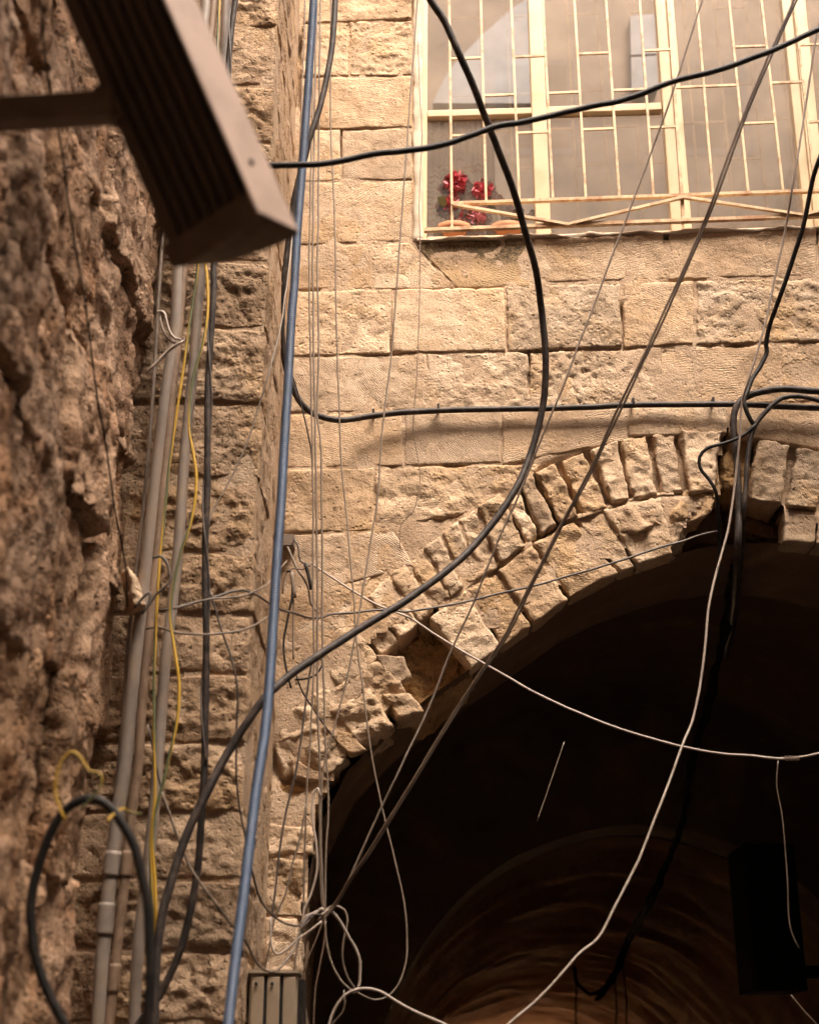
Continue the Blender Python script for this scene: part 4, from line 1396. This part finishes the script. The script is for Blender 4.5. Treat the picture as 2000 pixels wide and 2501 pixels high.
# ------------------------------------------------------------------ pipes in the corner
def pipe(pts, depth, rpx, mat, label, name='conduit_pipe', couplings=(), clips=(), cat='pipe', group='pipes in the corner'):
    w3 = pxpath(pts, depth)
    path = spline(w3, 0.04)
    midp = pts[len(pts) // 2]
    r = rpx * mpp(midp[0], midp[1], depth if isinstance(depth, (int, float)) else sum(depth) / len(depth))
    e = thing(name, path[-1], label, cat, group)
    s = len(path) * 1.7
    nz = np.stack([fbm(path, 1.5, 2, seed=s + 1), fbm(path, 1.5, 2, seed=s + 2) * 0.3, path[:, 2] * 0], 1)
    path = path + nz * 0.005
    v_, f_, uv_ = tube_vf(path, r, 16)
    mesh_obj('tube', v_, f_, mat, e, uvs=uv_)
    for cy_ in couplings:
        d_ = np.abs(np.array([1250.5 - F * ((q[2] - CAMZ) * CP - q[1] * SP) / (q[1] * CP + (q[2] - CAMZ) * SP) for q in path]) - cy_)
        i = int(np.argmin(d_))
        i = min(max(i, 2), len(path) - 3)
        v_, f_, uv_ = tube_vf(spline([path[i - 1], path[i], path[i + 1]], 0.01), r * 1.16, 16)
        mesh_obj('coupling', v_, f_, mat, e)
    return e, path, r


PD = 4.86
pipe([(508, -150), (505, 0), (480, 250), (458, 480), (440, 624), (430, 803), (410, 925), (390, 1087), (369, 1280), (353, 1444), (333, 1606), (321, 1728), (302, 1900), (292, 1962),
      (276, 2109), (264, 2206), (252, 2328), (240, 2500), (228, 2650)], PD, 16.5, 'pipe', 'thick pale grey plastic pipe, the leftmost full-height one in the corner', couplings=(2118, 2230))
pipe([(528, -150), (524, 0), (480, 420), (452, 640), (436, 820), (422, 940), (408, 1100), (396, 1220), (382, 1362), (365, 1525), (353, 1647), (337, 1880), (325, 1962), (311, 2109), (296, 2247),
      (280, 2389), (266, 2500), (252, 2650)], PD - 0.0, 11.5, 'pipe_brown', 'brownish pipe close beside the thick pale grey pipe', couplings=(2118, 2395))
pipe([(556, -150), (552, 0), (545, 150), (520, 400), (495, 624), (483, 762), (471, 925), (455, 1087), (440, 1280), (430, 1403), (406, 1606), (390, 1809), (378, 1962), (361, 2125), (341, 2287),
      (333, 2409), (328, 2501), (320, 2650)], PD - 0.02, 13.5, 'pipe', 'grey plastic pipe running just left of the dark twisted cable')
pipe([(428, 330), (400, 560), (389, 722), (378, 900), (350, 1250), (317, 1545), (300, 1768), (284, 1930), (258, 2200), (236, 2500), (226, 2650)], 4.93, 5, 'pipe',
     'thin grey pipe half hidden behind the thick pale grey pipe')
# blue corrugated conduit
bl = [(775, -130), (766, 0), (759, 116), (748, 278), (738, 418), (727, 557), (719, 696), (712, 780), (705, 915), (695, 1078), (686, 1240), (677, 1362), (667, 1525), (657, 1687), (646, 1800),
      (627, 1922), (610, 2064), (593, 2206), (575, 2348), (559, 2490), (545, 2640)]
path = spline(pxpath(bl, [4.85, 4.8, 4.72, 4.6, 4.45, 4.3]), 0.0022)
r0 = 11.0 * mpp(690, 1200, 4.72)
rad = r0 * (1.0 + 0.07 * np.sign(np.sin(np.arange(len(path)) * math.pi / 2 + 0.8)))
v, f, uv = tube_vf(path, rad, 12)
tag(mesh_obj('corrugated_conduit', v, f, 'blue', uvs=uv), 'blue ribbed flexible conduit running from top to bottom of the photo', 'conduit')

# dark twisted cable and the thin wire wound round it
tw = [(590, -140), (575, 0), (564, 93), (555, 186), (540, 400), (524, 624), (522, 722), (514, 844), (507, 965), (507, 1087), (506, 1209), (503, 1281), (501, 1403), (505, 1565), (503, 1728),
      (500, 1850), (496, 1950), (491, 2030), (483, 2125), (463, 2238), (430, 2348), (390, 2433), (345, 2494), (300, 2560)]
o, path, r = cable('heavy_cable', tw, 4.78, 8.5, 'dusty', 'thick dark twisted cable running down the pier and curling left at the bottom', sides=14)
ang = np.linspace(0, 38, len(path))
side = np.stack([np.cos(ang), np.sin(ang), 0 * ang], 1) * (r + 0.0035)[None] if False else np.stack([np.cos(ang) * (r + 0.003), np.sin(ang) * (r + 0.003), 0 * ang], 1)
v, f, uv = tube_vf((path + side)[:int(len(path) * 0.8)], 0.0034, 8)
tag(mesh_obj('wound_wire', v, f, 'darkgrey', uvs=uv), 'thin dark wire spiralling round the thick twisted cable', 'wire')

# yellow-green wires
cable('earth_wire', [(545, -100), (536, 0), (531, 140), (515, 400), (501, 628), (507, 681), (507, 770), (495, 844), (475, 909), (465, 965), (463, 1047), (473, 1107), (481, 1168), (475, 1235),
                     (462, 1290), (443, 1342), (422, 1444), (416, 1505), (426, 1586), (438, 1667), (432, 1768), (414, 1850), (400, 1910), (382, 1975), (374, 2044), (378, 2145), (380, 2247),
                     (376, 2369), (368, 2500), (362, 2620)], 4.70, 3.8, 'yg', 'yellow and green earth wire that snakes widely over the right grey pipe', 'wire', 'yellow-green wires')
cable('earth_wire', [(500, 500), (481, 681), (463, 795), (447, 917), (426, 1047), (410, 1168), (399, 1290), (392, 1362), (384, 1484), (380, 1586), (376, 1687), (378, 1809), (380, 1900),
                     (378, 1962), (370, 2044), (371, 2165), (371, 2328), (366, 2490), (360, 2620)], 4.74, 3.6, 'yg', 'straighter yellow and green earth wire lying beside the brownish pipe', 'wire', 'yellow-green wires')
cable('wire_hook', [(160, 2003), (150, 1979), (136, 1934), (142, 1881), (162, 1845), (179, 1837), (199, 1853), (219, 1885), (244, 1889), (248, 1910), (235, 1938), (211, 1962), (199, 1980)], 3.52, 3.6, 'yg',
      'short yellow wire hook looped over the black hose at lower left', 'wire')
cable('wire_tie', [(262, 2003), (272, 1993), (286, 1980), (300, 1975), (312, 1980), (325, 1987), (345, 1989)], [3.54, 3.6, 3.8], 3.6, 'yg', 'short yellow wire tie between the black hose and the pipes', 'wire')
cable('rubber_hose', [(200, 2600), (158, 2500), (126, 2440), (97, 2369), (81, 2287), (77, 2206), (93, 2125), (114, 2060), (142, 2003), (175, 1967), (211, 1952), (244, 1956), (276, 1979), (305, 2019),
                      (329, 2064), (345, 2125), (361, 2206), (365, 2287), (367, 2389), (361, 2500), (350, 2640)], 3.58, 11.5, 'black', 'thick black hose bent into a tall loop at lower left', 'hose', sides=16)

# ------------------------------------------------------------------ heavy black cables
cable('heavy_cable', [(520, 425), (600, 410), (742, 403), (812, 397), (916, 378), (1009, 367), (1102, 348), (1206, 311), (1276, 299), (1369, 278), (1508, 246), (1647, 200), (1810, 151), (2000, 72), (2300, -60), (2900, -300)],
      [3.9, 4.1, 4.3], 7.6, 'black', 'thick black cable crossing from the lamp end up to the right', sides=14, wob=0.004)
cable('heavy_cable', [(1000, -110), (1050, 0), (1085, 52), (1119, 128), (1154, 209), (1195, 313), (1230, 400), (1259, 487), (1285, 574), (1308, 661), (1322, 754), (1331, 858), (1331, 928), (1322, 1009),
                      (1302, 1090), (1270, 1172), (1230, 1241), (1177, 1311), (1114, 1375), (1032, 1438), (951, 1491), (858, 1549), (777, 1603), (696, 1659), (650, 1700), (580, 1800), (534, 1880),
                      (507, 1935), (467, 2015), (438, 2092), (418, 2157), (398, 2226), (385, 2328), (378, 2450), (372, 2600)],
      [4.5, 4.6, 4.9, 5.2, 5.3, 5.2, 5.0, 4.78, 4.70, 4.66, 4.62], 9.0, 'dusty', 'thick black cable hanging in a great curve across the wall', sides=14, step=0.03, wob=0.002)
cable('heavy_cable', [(820, -120, 5.5), (818, 0, 5.5), (816, 49, 5.5), (810, 122, 5.5), (797, 195, 5.5), (777, 276, 5.5), (757, 337, 5.5), (745, 386, 5.52), (728, 447, 5.54), (716, 508, 5.56),
                      (704, 600, 5.6), (694, 672, 5.62), (689, 753, 5.66), (690, 834, 5.7), (698, 895, 5.74), (716, 950, 5.8), (738, 988, 5.82), (762, 1009, 5.84), (795, 1021, 5.86), (827, 1026, 5.88),
                      (860, 1023, 5.90), (909, 1015, 5.925), (965, 1009, 5.94), (1047, 1004, 5.955), (1168, 1000, 5.96), (1300, 998, 5.96), (1422, 995, 5.96), (1511, 990, 5.96), (1665, 988, 5.96),
                      (1808, 988, 5.95), (1909, 993, 5.95), (2000, 997, 5.95), (2200, 1003, 5.95), (2500, 1005, 5.95)], 5.9, 7.8, 'dusty', 'black cable turning from the pier to run level along the wall', sides=14)
# cable clips on the level run
for px_, py_, lab in ((1070, 1000, 'small black clip on the level cable left of the great curved cable'), (1545, 986, 'small black clip on the level cable beside the brown double wire'),
                      (912, 1013, 'small black clip on the level cable nearest its bend'), (1740, 984, 'small black clip on the level cable by the pipe cluster')):
    a = P(px_, py_, 5.965)
    v, f = box_vf((a[0] - 0.005, 5.942, a[2] - 0.006), (a[0] + 0.005, 5.998, a[2] + 0.020))
    tag(mesh_obj('cable_clip', v, f, 'black', smooth=False), lab, 'clip', 'clips along the level cable')
cable('heavy_cable', [(2300, -500, 5.2), (2150, 0, 5.3), (2060, 240, 5.4), (2000, 386, 5.45), (1986, 430, 5.5), (1962, 548, 5.6), (1933, 639, 5.68), (1901, 733, 5.76), (1877, 802, 5.84), (1870, 842, 5.87), (1872, 859, 5.88), (1856, 895, 5.88),
                      (1836, 924, 5.87), (1824, 956, 5.86), (1816, 976, 5.85), (1820, 997, 5.85), (1832, 1025, 5.86), (1844, 1041, 5.87)], 5.7, 5.6, 'black',
      'black cable dropping down the right side to the pipe cluster', sides=12)
cable('heavy_cable', [(1846, 1036), (1816, 1062), (1771, 1082), (1726, 1096), (1708, 1116), (1709, 1143), (1730, 1171), (1747, 1200), (1751, 1240), (1755, 1320), (1752, 1420)], [5.86, 5.88, 5.9, 5.92, 6.1], 4.3, 'black',
      'short black cable looping over the arch crown into the dark', sides=12)
pipe([(2250, 966), (2000, 956), (1909, 950), (1860, 956), (1816, 972), (1795, 997), (1789, 1037), (1797, 1118), (1803, 1250), (1800, 1340), (1795, 1440, 6.3), (1786, 1520, 7.0), (1770, 1600, 7.6)], [5.90, 5.90, 5.90, 5.91, 5.93, 6.05], 8.5, 'dusty',
     'thick grey pipe bending over the arch crown into the passage', group='pipes over the arch crown')
pipe([(2250, 1010), (2060, 996), (1990, 976), (1950, 968), (1909, 972), (1881, 993), (1852, 1025), (1836, 1053), (1824, 1118), (1818, 1200), (1814, 1250), (1806, 1400, 6.2), (1796, 1500, 6.9), (1782, 1580, 7.5)], [5.88, 5.86, 5.86, 5.88, 5.9, 6.05], 6, 'dusty',
     'thinner dark pipe hooking down beside the thick one at the arch crown', group='pipes over the arch crown')
# cable bundle along the vault
rs = random.Random(3)
for k in range(5):
    off = [rs.uniform(-9, 9) for _ in range(8)]
    cable('vault_cable', [(1795 + off[0], 1380, 6.2), (1778 + off[1], 1500, 6.9), (1730 + off[2], 1700, 7.8), (1690 + off[3], 1850, 8.6), (1650 + off[4], 2040, 10.0), (1590 + off[5], 2200, 11.4),
                          (1530 + off[6], 2310, 13.4), (1495 + off[7], 2390, 13.9), (1455 + off[2], 2440, 14.2)], 9, 4.5, 'sooty',
          'dark cable in the bundle slung below the vault of the passage', 'cable', 'bundle of cables under the vault', wob=0.012, step=0.06)
for k, (x0, y0, x1, lab) in enumerate(((1402, 2355, 1404, 'thin dark wire hanging left of the bundle end in the passage'), (1500, 2380, 1506, 'thin dark wire hanging below the cable bundle in the passage'),
                                       (1522, 2350, 1532, 'rightmost dark wire hanging below the cable bundle in the passage'))):
    cable('hanging_wire', [(x0, y0, 13.8), (x0 + 4, y0 + 60, 13.8), (x1, 2560, 13.8)], 13.8, 2.2, 'sooty', lab, 'wire', wob=0.01, step=0.06)
cable('vault_cable', [(1400, 2362, 13.8), (1412, 2405, 13.8), (1440, 2428, 13.8), (1468, 2420, 13.8), (1500, 2380, 13.8)], 13.8, 5, 'sooty', 'dark sagging cable at the end of the bundle in the passage', 'cable', wob=0.01, step=0.05)

# ------------------------------------------------------------------ thin wires
KN = (792, 2230)                                      # the knot where most of them meet
W = [
    # the close vertical bunch
    ([(770, -120), (768, 0), (762, 300), (756, 590), (756, 753), (760, 915), (762, 1037), (764, 1159), (765, 1230), (764, 1362), (766, 1525), (768, 1606), (762, 1728), (755, 1850), (748, 1962), (743, 2125),
      (739, 2247), (723, 2328), (721, 2389), (752, 2500), (760, 2600)], 5.50, 2.1, 'wire', 'leftmost grey wire of the close vertical bunch right of the blue conduit'),
    ([(777, -120), (775, 0), (768, 300), (764, 590), (766, 834), (770, 1037), (772, 1230), (775, 1403), (775, 1606), (777, 1768), (780, 1850), (780, 1962), (782, 2084), (788, 2206), KN], 5.52, 2.3, 'wire',
     'middle grey wire of the close vertical bunch right of the blue conduit'),
    ([(784, -120), (782, 0), (779, 300), (777, 550), (775, 672), (779, 834), (775, 1017), (783, 1078), (786, 1230), (787, 1362), (787, 1525), (791, 1687), (795, 1820), (802, 1962), (796, 2084), (794, 2206),
      (796, 2287), (809, 2348), (837, 2401), (865, 2425)], 5.54, 2.2, 'wire', 'rightmost grey wire of the close vertical bunch, curling below the knot'),
    ([(746, -120), (745, 0), (734, 330), (726, 500), (718, 560)], 5.3, 1.5, 'wire', 'fine grey wire beside the blue conduit at the top'),
    ([(808, -100), (808, 80), (808, 325), (816, 487), (819, 600), (821, 753), (827, 956), (833, 1118), (842, 1220), (852, 1322), (864, 1464), (870, 1565), (884, 1667), (900, 1789), (922, 1922), (943, 2015),
      (967, 2113), (987, 2206), (993, 2287), (991, 2348), (975, 2401), (947, 2433), (914, 2442), (882, 2429), (865, 2421)], [5.6, 5.6, 5.5, 5.4], 1.9, 'wire',
     'grey wire that swings out over the dark arch and loops back to the knot'),
    ([(1024, -120), (1019, 0), (1005, 203), (996, 325), (984, 487), (970, 690), (955, 875), (935, 1037), (920, 1230), (902, 1342), (882, 1464), (866, 1565), (844, 1667), (819, 1768), (795, 1850), (784, 1960),
      (786, 2120), KN], [5.6, 5.6, 5.5, 5.45], 2.0, 'wire', 'grey wire slanting down from the window edge to the vertical bunch'),
    ([(1760, -140), (1714, 0), (1657, 179), (1621, 284), (1584, 386), (1523, 550), (1454, 733), (1381, 928), (1324, 1066), (1270, 1200), (1209, 1338), (1160, 1464), (1107, 1578), (1047, 1728), (967, 1900),
      (930, 1975), (890, 2064), (849, 2153), (817, 2210), (786, 2250)], [4.4, 4.7, 5.1, 5.35], 2.2, 'wire_pale', 'thin pale wire slanting from the window centre down to the knot'),
    ([(2000, -140), (1938, 0), (1865, 162), (1804, 309), (1740, 487), (1715, 550), (1650, 698), (1549, 915), (1500, 1017), (1447, 1135), (1386, 1250), (1295, 1427), (1230, 1557), (1165, 1655), (1104, 1748),
      (1012, 1900), (943, 2011), (898, 2084), (853, 2149), (825, 2198), (796, 2236)], [4.3, 4.6, 5.0, 5.35], 2.6, 'wire_brown', 'left strand of the brown double wire slanting across the arch'),
    ([(2008, -140), (1944, 0), (1872, 162), (1811, 309), (1747, 487), (1722, 550), (1657, 698), (1556, 915), (1507, 1017), (1453, 1135), (1392, 1250), (1301, 1427), (1236, 1557), (1171, 1655), (1109, 1748),
      (1018, 1900), (948, 2011), (903, 2084), (857, 2149), (829, 2198), (800, 2236)], [4.31, 4.61, 5.01, 5.36], 2.4, 'wire', 'right strand of the double wire slanting across the arch'),
    ([(2090, -400), (2045, -180), (1994, 81), (1966, 264), (1933, 467), (1919, 550), (1889, 692), (1856, 834), (1824, 936), (1812, 976), (1805, 1078), (1791, 1200), (1775, 1301), (1747, 1403), (1730, 1484), (1720, 1586),
      (1706, 1687), (1690, 1760), (1667, 1818), (1637, 1900), (1609, 1974), (1557, 2102), (1499, 2218), (1458, 2293), (1415, 2328), (1360, 2392), (1302, 2450), (1244, 2499), (1180, 2560)],
     [5.0, 5.4, 5.6, 5.5, 5.3, 5.2], 2.6, 'wire_pale', 'long pale cable hanging down the right side in front of the dark arch'),
    ([(800, 2560), (805, 2500), (817, 2466), (845, 2429), (886, 2415), (926, 2421), (967, 2445), (1020, 2474), (1081, 2500), (1160, 2540)], 5.3, 3.0, 'wire_pale', 'pale cable arching up at the bottom edge below the knot'),
    ([(396, 1934), (442, 2060), (467, 2121), (491, 2157), (524, 2202), (553, 2242), (581, 2275), (601, 2299), (622, 2344), (646, 2368), (670, 2372), (695, 2352), (719, 2316), (731, 2275), (752, 2251),
      (780, 2222)], [4.7, 4.72, 4.9, 5.2, 5.3], 2.8, 'wire', 'grey wire sagging from the pipes past the beige box up to the knot'),
    ([(514, 1444), (540, 1537), (568, 1614), (581, 1687), (578, 1800), (581, 1942), (601, 2052), (622, 2153), (642, 2206), (674, 2242), (707, 2259), (735, 2261), (760, 2234), (788, 2236)],
     [4.76, 4.8, 4.9, 5.2, 5.3], 2.3, 'darkgrey', 'dark thin wire sagging from the twisted cable behind the blue conduit to the knot'),
    ([(783, 1950), (776, 1926), (766, 1938), (764, 2003), (772, 2052), (774, 2125), (760, 2186), (743, 2222), (738, 2262)], 5.46, 2.6, 'wire_pale', 'pale hooked wire end hanging among the vertical bunch'),
    ([(766, 1600), (760, 1626), (750, 1687), (738, 1789), (730, 1840), (719, 1901), (699, 1983), (683, 2084), (674, 2165), (664, 2250)], 5.6, 2.4, 'darkgrey', 'dark wire splitting off left from the vertical bunch'),
    ([(748, 1962), (735, 2040), (712, 2120), (695, 2190), (672, 2240), (655, 2330), (640, 2420), (620, 2560)], 5.45, 2.2, 'wire', 'grey wire slanting down left of the bunch to the beige box'),
    ([(784, 2234), (800, 2220), (817, 2212), (841, 2222), (849, 2247), (843, 2280), (837, 2312), (837, 2348), (849, 2389), (865, 2413), (874, 2424)], 5.38, 2.4, 'wire', 'inner grey loop of wire hanging right of the knot'),
    ([(778, 2250), (802, 2222), (825, 2242), (853, 2287), (878, 2336), (880, 2380), (876, 2413), (862, 2426)], 5.34, 3.0, 'wire_pale', 'outer pale loop of wire hanging right of the knot'),
    ([(662, 2240), (662, 2275), (664, 2307), (674, 2330), (691, 2326), (727, 2295), (760, 2271), (790, 2247)], 5.42, 2.8, 'wire_pale', 'pale wire looping left below the knot'),
    ([(735, 2261), (745, 2240), (760, 2232), (778, 2224), (786, 2218), (790, 2226)], 5.30, 3.2, 'wire_pale', 'short pale wire wrapped over the left of the knot'),
    ([(840, 2418), (843, 2448), (836, 2474), (815, 2496), (800, 2530)], 5.32, 2.0, 'wire', 'small grey wire tail below the loops at the bottom edge'),
    ([(796, 2250), (792, 2300), (780, 2360), (770, 2420), (764, 2560)], 5.5, 2.0, 'wire_brown', 'brown wire falling straight down from the knot'),
    ([(790, 2246), (770, 2300), (745, 2360), (735, 2420), (700, 2560)], 5.48, 1.8, 'wire_brown', 'brown wire falling to the left from the knot'),
    # wires crossing the wall
    ([(430, 1486), (438, 1482), (520, 1460), (568, 1444), (597, 1442), (632, 1456), (661, 1476), (689, 1490), (722, 1498), (754, 1509), (787, 1507), (811, 1500), (864, 1496), (917, 1490), (957, 1489),
      (986, 1494), (1026, 1490), (1107, 1476), (1209, 1452), (1300, 1431), (1401, 1403), (1503, 1373), (1604, 1340), (1665, 1322), (1706, 1308), (1751, 1297)],
     [4.72, 4.85, 5.4, 5.75, 5.85, 5.9, 5.9, 6.0], 2.5, 'darkgrey', 'dark wire strung across the arch stones into the passage'),
    ([(760, 1376), (775, 1387), (844, 1431), (904, 1468), (957, 1492), (1006, 1513), (1067, 1553), (1128, 1590), (1185, 1622), (1250, 1659), (1300, 1689), (1401, 1736), (1503, 1776), (1665, 1823), (1767, 1841),
      (1828, 1845), (1901, 1853), (1950, 1850), (2000, 1839), (2160, 1800), (2420, 1720), (2760, 1600)], [5.93, 5.9, 5.8, 5.6, 5.55, 5.9], 2.6, 'wire_pale', 'pale wire sagging across the dark archway to the right edge'),
    ([(1020, 100), (1026, 245), (1030, 330), (1024, 470), (1026, 600), (1024, 753), (1018, 915), (1010, 1057), (1022, 1130), (1026, 1180), (1008, 1250), (980, 1282), (977, 1340)], 5.965, 1.0, 'wire_brown',
     'hair-thin dark wire wandering down the wall from the window corner'),
    ([(700, 880), (718, 928), (738, 997), (760, 1098), (764, 1180)], 5.8, 1.7, 'black', 'short thin black wire under the bend of the level cable'),
    ([(717, 557), (700, 700), (686, 795), (658, 905), (633, 986), (609, 1067), (568, 1160), (516, 1258), (505, 1330)], [5.3, 4.93, 4.9, 4.82], 1.9, 'wire', 'thin grey wire slanting across the pier to the twisted cable'),
    ([(357, 1537), (390, 1533), (430, 1545), (495, 1549), (568, 1543), (609, 1533), (661, 1502), (690, 1490)], [4.76, 4.74, 4.74, 4.9, 5.5], 2.4, 'wire', 'lower grey wire tied across the pipes and the pier'),
    ([(390, 1490), (438, 1484), (507, 1464), (589, 1456), (633, 1440), (666, 1411), (700, 1370)], [4.72, 4.72, 4.85, 5.6], 2.2, 'wire', 'upper grey wire tied across the pier behind the blue conduit'),
    ([(390, 771), (400, 807), (422, 836), (436, 840), (412, 858), (390, 880), (373, 895), (357, 913)], 4.72, 3.0, 'wire_pale', 'pale tie wire knotted round the thick grey pipe, lower strand'),
    ([(384, 764), (392, 760), (402, 764), (406, 775), (414, 807), (430, 827), (453, 831), (420, 848), (395, 872), (366, 905)], 4.71, 3.0, 'wire_pale', 'pale tie wire knotted round the thick grey pipe, upper strand'),
    ([(328, 1486), (345, 1464), (366, 1446), (368, 1460), (358, 1484), (348, 1500), (365, 1476), (386, 1448), (414, 1424), (416, 1400), (405, 1368), (390, 1358), (374, 1364)], 4.70, 3.0, 'darkgrey',
     'dark tie wire twisted round the brownish pipe by the white plaster lump'),
    ([(360, 1770), (372, 1820), (388, 1900), (396, 1934)], 4.75, 2.5, 'darkgrey', 'short dark wire lying between the pipes low down'),
    # fragments by the small grey box on the wall
    ([(716, 1316), (728, 1334), (734, 1370), (758, 1383)], 5.93, 2.0, 'darkgrey', 'dark wire tail curving off the small grey box'),
    ([(702, 1336), (722, 1383), (750, 1427), (762, 1476), (779, 1500)], 5.92, 2.6, 'wire', 'grey wire running down from the small grey box'),
    ([(745, 1376), (752, 1400), (760, 1440)], 5.90, 4.0, 'black', 'black cable stub among the wires below the small grey box'),
    ([(712, 1398), (716, 1430), (720, 1460)], 5.90, 4.2, 'wire', 'grey cable stub hanging below the small grey box'),
    ([(700, 1396), (710, 1396), (714, 1450), (705, 1500), (693, 1560), (694, 1600), (706, 1660), (712, 1680)], 5.90, 2.4, 'black', 'black wire dropping from the wire tangle to the curved cable'),
    ([(716, 1460), (716, 1530), (717, 1610)], 5.91, 2.0, 'wire_brown', 'brown wire hanging straight below the wire tangle'),
    ([(724, 1648), (740, 1690), (760, 1722), (790, 1768), (815, 1800)], 5.9, 1.8, 'black', 'thin black wire crossing the rubble below the curved cable'),
    ([(720, 1660), (745, 1658), (772, 1648), (788, 1622)], 5.88, 2.2, 'black', 'small black wire loop beside the curved cable'),
    ([(690, 1450), (700, 1400), (716, 1388), (740, 1390), (756, 1376)], 5.9, 1.8, 'wire_brown', 'thin brown wire arched through the tangle below the small grey box'),
    # in the dark
    ([(1377, 1812), (1345, 1908), (1312, 2005)], 6.0, 1.3, 'wire', 'short straight pale wire hanging in the dark of the passage'),
    ([(1899, 1858), (1896, 1916), (1908, 1986), (1916, 2078), (1922, 2160), (1925, 2235), (1934, 2281), (1951, 2316)], 5.55, 1.3, 'wire', 'fine grey wire dangling from the pale sagging wire at the right'),
    ([(1930, 2430), (1960, 2466), (2000, 2510), (2040, 2570)], 5.8, 1.2, 'wire', 'fine grey wire in the bottom right corner'),
]
for pts, dep, rpx, mt, lab in W:
    cable('wire', pts, dep, rpx * 1.12, mt, lab, 'wire', sides=8)
# hooked bits of binding wire on the sagging wire
cable('wire_twist', [(1915 + 3.2 * i, 1853 + (5 if i % 2 else -6)) for i in range(12)], 5.5, 1.6, 'wire_brown', 'binding wire twisted round the pale sagging wire near the right edge', 'wire', sides=6, wob=0, step=0.004)
# thin black wire down the eroded wall
pl = [(95, -60), (111, 130), (125, 223), (153, 371), (167, 492), (185, 600), (203, 701), (219, 823), (235, 945), (256, 1067), (276, 1209), (296, 1322), (308, 1395), (312, 1480)]
w3 = [PL(a, b_, LEFT_X + 0.10) for a, b_ in pl]
cable('wire', [], 4, 0.0028, 'black', 'thin black wire lying down the eroded left wall', 'wire', world=w3, sides=8)
# white plaster lump by the pipes
block('plaster_lump', [P(308, 1385, 4.78), P(330, 1400, 4.78), P(352, 1480, 4.78), P(318, 1480, 4.78)], [P(300, 1385, 4.9), P(330, 1400, 4.9), P(352, 1500, 4.9), P(310, 1500, 4.9)], 'mortar', lw, 77,
      res=0.006, rough=0.008, ridge=0.01, rnd=0.012, warp=0.012)

# small grey box on the wall
jb = thing('junction_box', P(706, 1334, 5.97), 'small grey connection box on the wall beside the blue conduit', 'box')
a, b_ = P(692, 1306, 5.95), P(719, 1335, 5.95)
v, f = box_vf((a[0], 5.945, b_[2]), (b_[0], 6.0, a[2])); o = mesh_obj('case', v, f, 'wire', jb, smooth=False)
v, f = box_vf((a[0] + 0.003, 5.938, b_[2] + 0.004), (b_[0] - 0.003, 5.944, a[2] - 0.004)); mesh_obj('lid', v, f, 'wire', jb, smooth=False)

# beige ribbed box at the bottom
bx = thing('meter_box', P(665, 2500, 5.36), 'beige box with three upright panels at the bottom of the pier', 'box')
BY = 5.36
q = [P(612, 2378, BY), P(728, 2372, BY)]
x0, x1, zt = q[0][0], q[1][0], q[0][2]
zb = P(665, 2640, BY)[2]
v, f = box_vf((x0, BY, zb), (x1, BY + 0.16, zt)); o = mesh_obj('case', v, f, 'box', bx, smooth=False)
wd3 = (x1 - x0)
for k in range(3):
    xa, xb = x0 + wd3 * (k / 3 + 0.035), x0 + wd3 * ((k + 1) / 3 - 0.035)
    v, f = hexa_vf([(xa, BY - 0.012, zt - 0.012), (xb, BY - 0.018, zt - 0.012), (xb, BY - 0.018, zb), (xa, BY - 0.012, zb)], [(xa, BY - 0.001, zt - 0.012), (xb, BY - 0.001, zt - 0.012), (xb, BY - 0.001, zb), (xa, BY - 0.001, zb)])
    o = mesh_obj('panel', v, f, 'box', bx, smooth=False)
    bv = o.modifiers.new('bevel', 'BEVEL'); bv.width = 0.004; bv.segments = 2
    if k < 2:
        c = np.array((xa * 0.6 + xb * 0.4, BY - 0.017, zt - 0.035))
        v, f, uv = tube_vf(np.array([c, c + (0, -0.006, 0)]), 0.006, 10); mesh_obj('screw', v, f, 'slot', bx)
    if k:
        xm = x0 + wd3 * k / 3
        v, f = box_vf((xm - 0.006, BY - 0.004, zb), (xm + 0.006, BY - 0.002, zt - 0.006)); mesh_obj('slot', v, f, 'slot', bx, smooth=False)
v, f = box_vf((x0 - 0.006, BY - 0.02, zt + 0.001), (x1 + 0.006, BY + 0.165, zt + 0.012)); mesh_obj('lid', v, f, 'box', bx, smooth=False)
v, f = box_vf((x1 + 0.002, BY + 0.02, zb), (x1 + 0.022, BY + 0.14, zt - 0.02)); mesh_obj('side_rail', v, f, 'black', bx, smooth=False)
v, f = box_vf((PIER_X - 0.01, BY + 0.162, zb), (x1, BY + 0.24, zt - 0.05)); mesh_obj('mount', v, f, 'box', bx, smooth=False)

for o in bpy.data.objects:
    if '_r' in o:
        del o['_r']
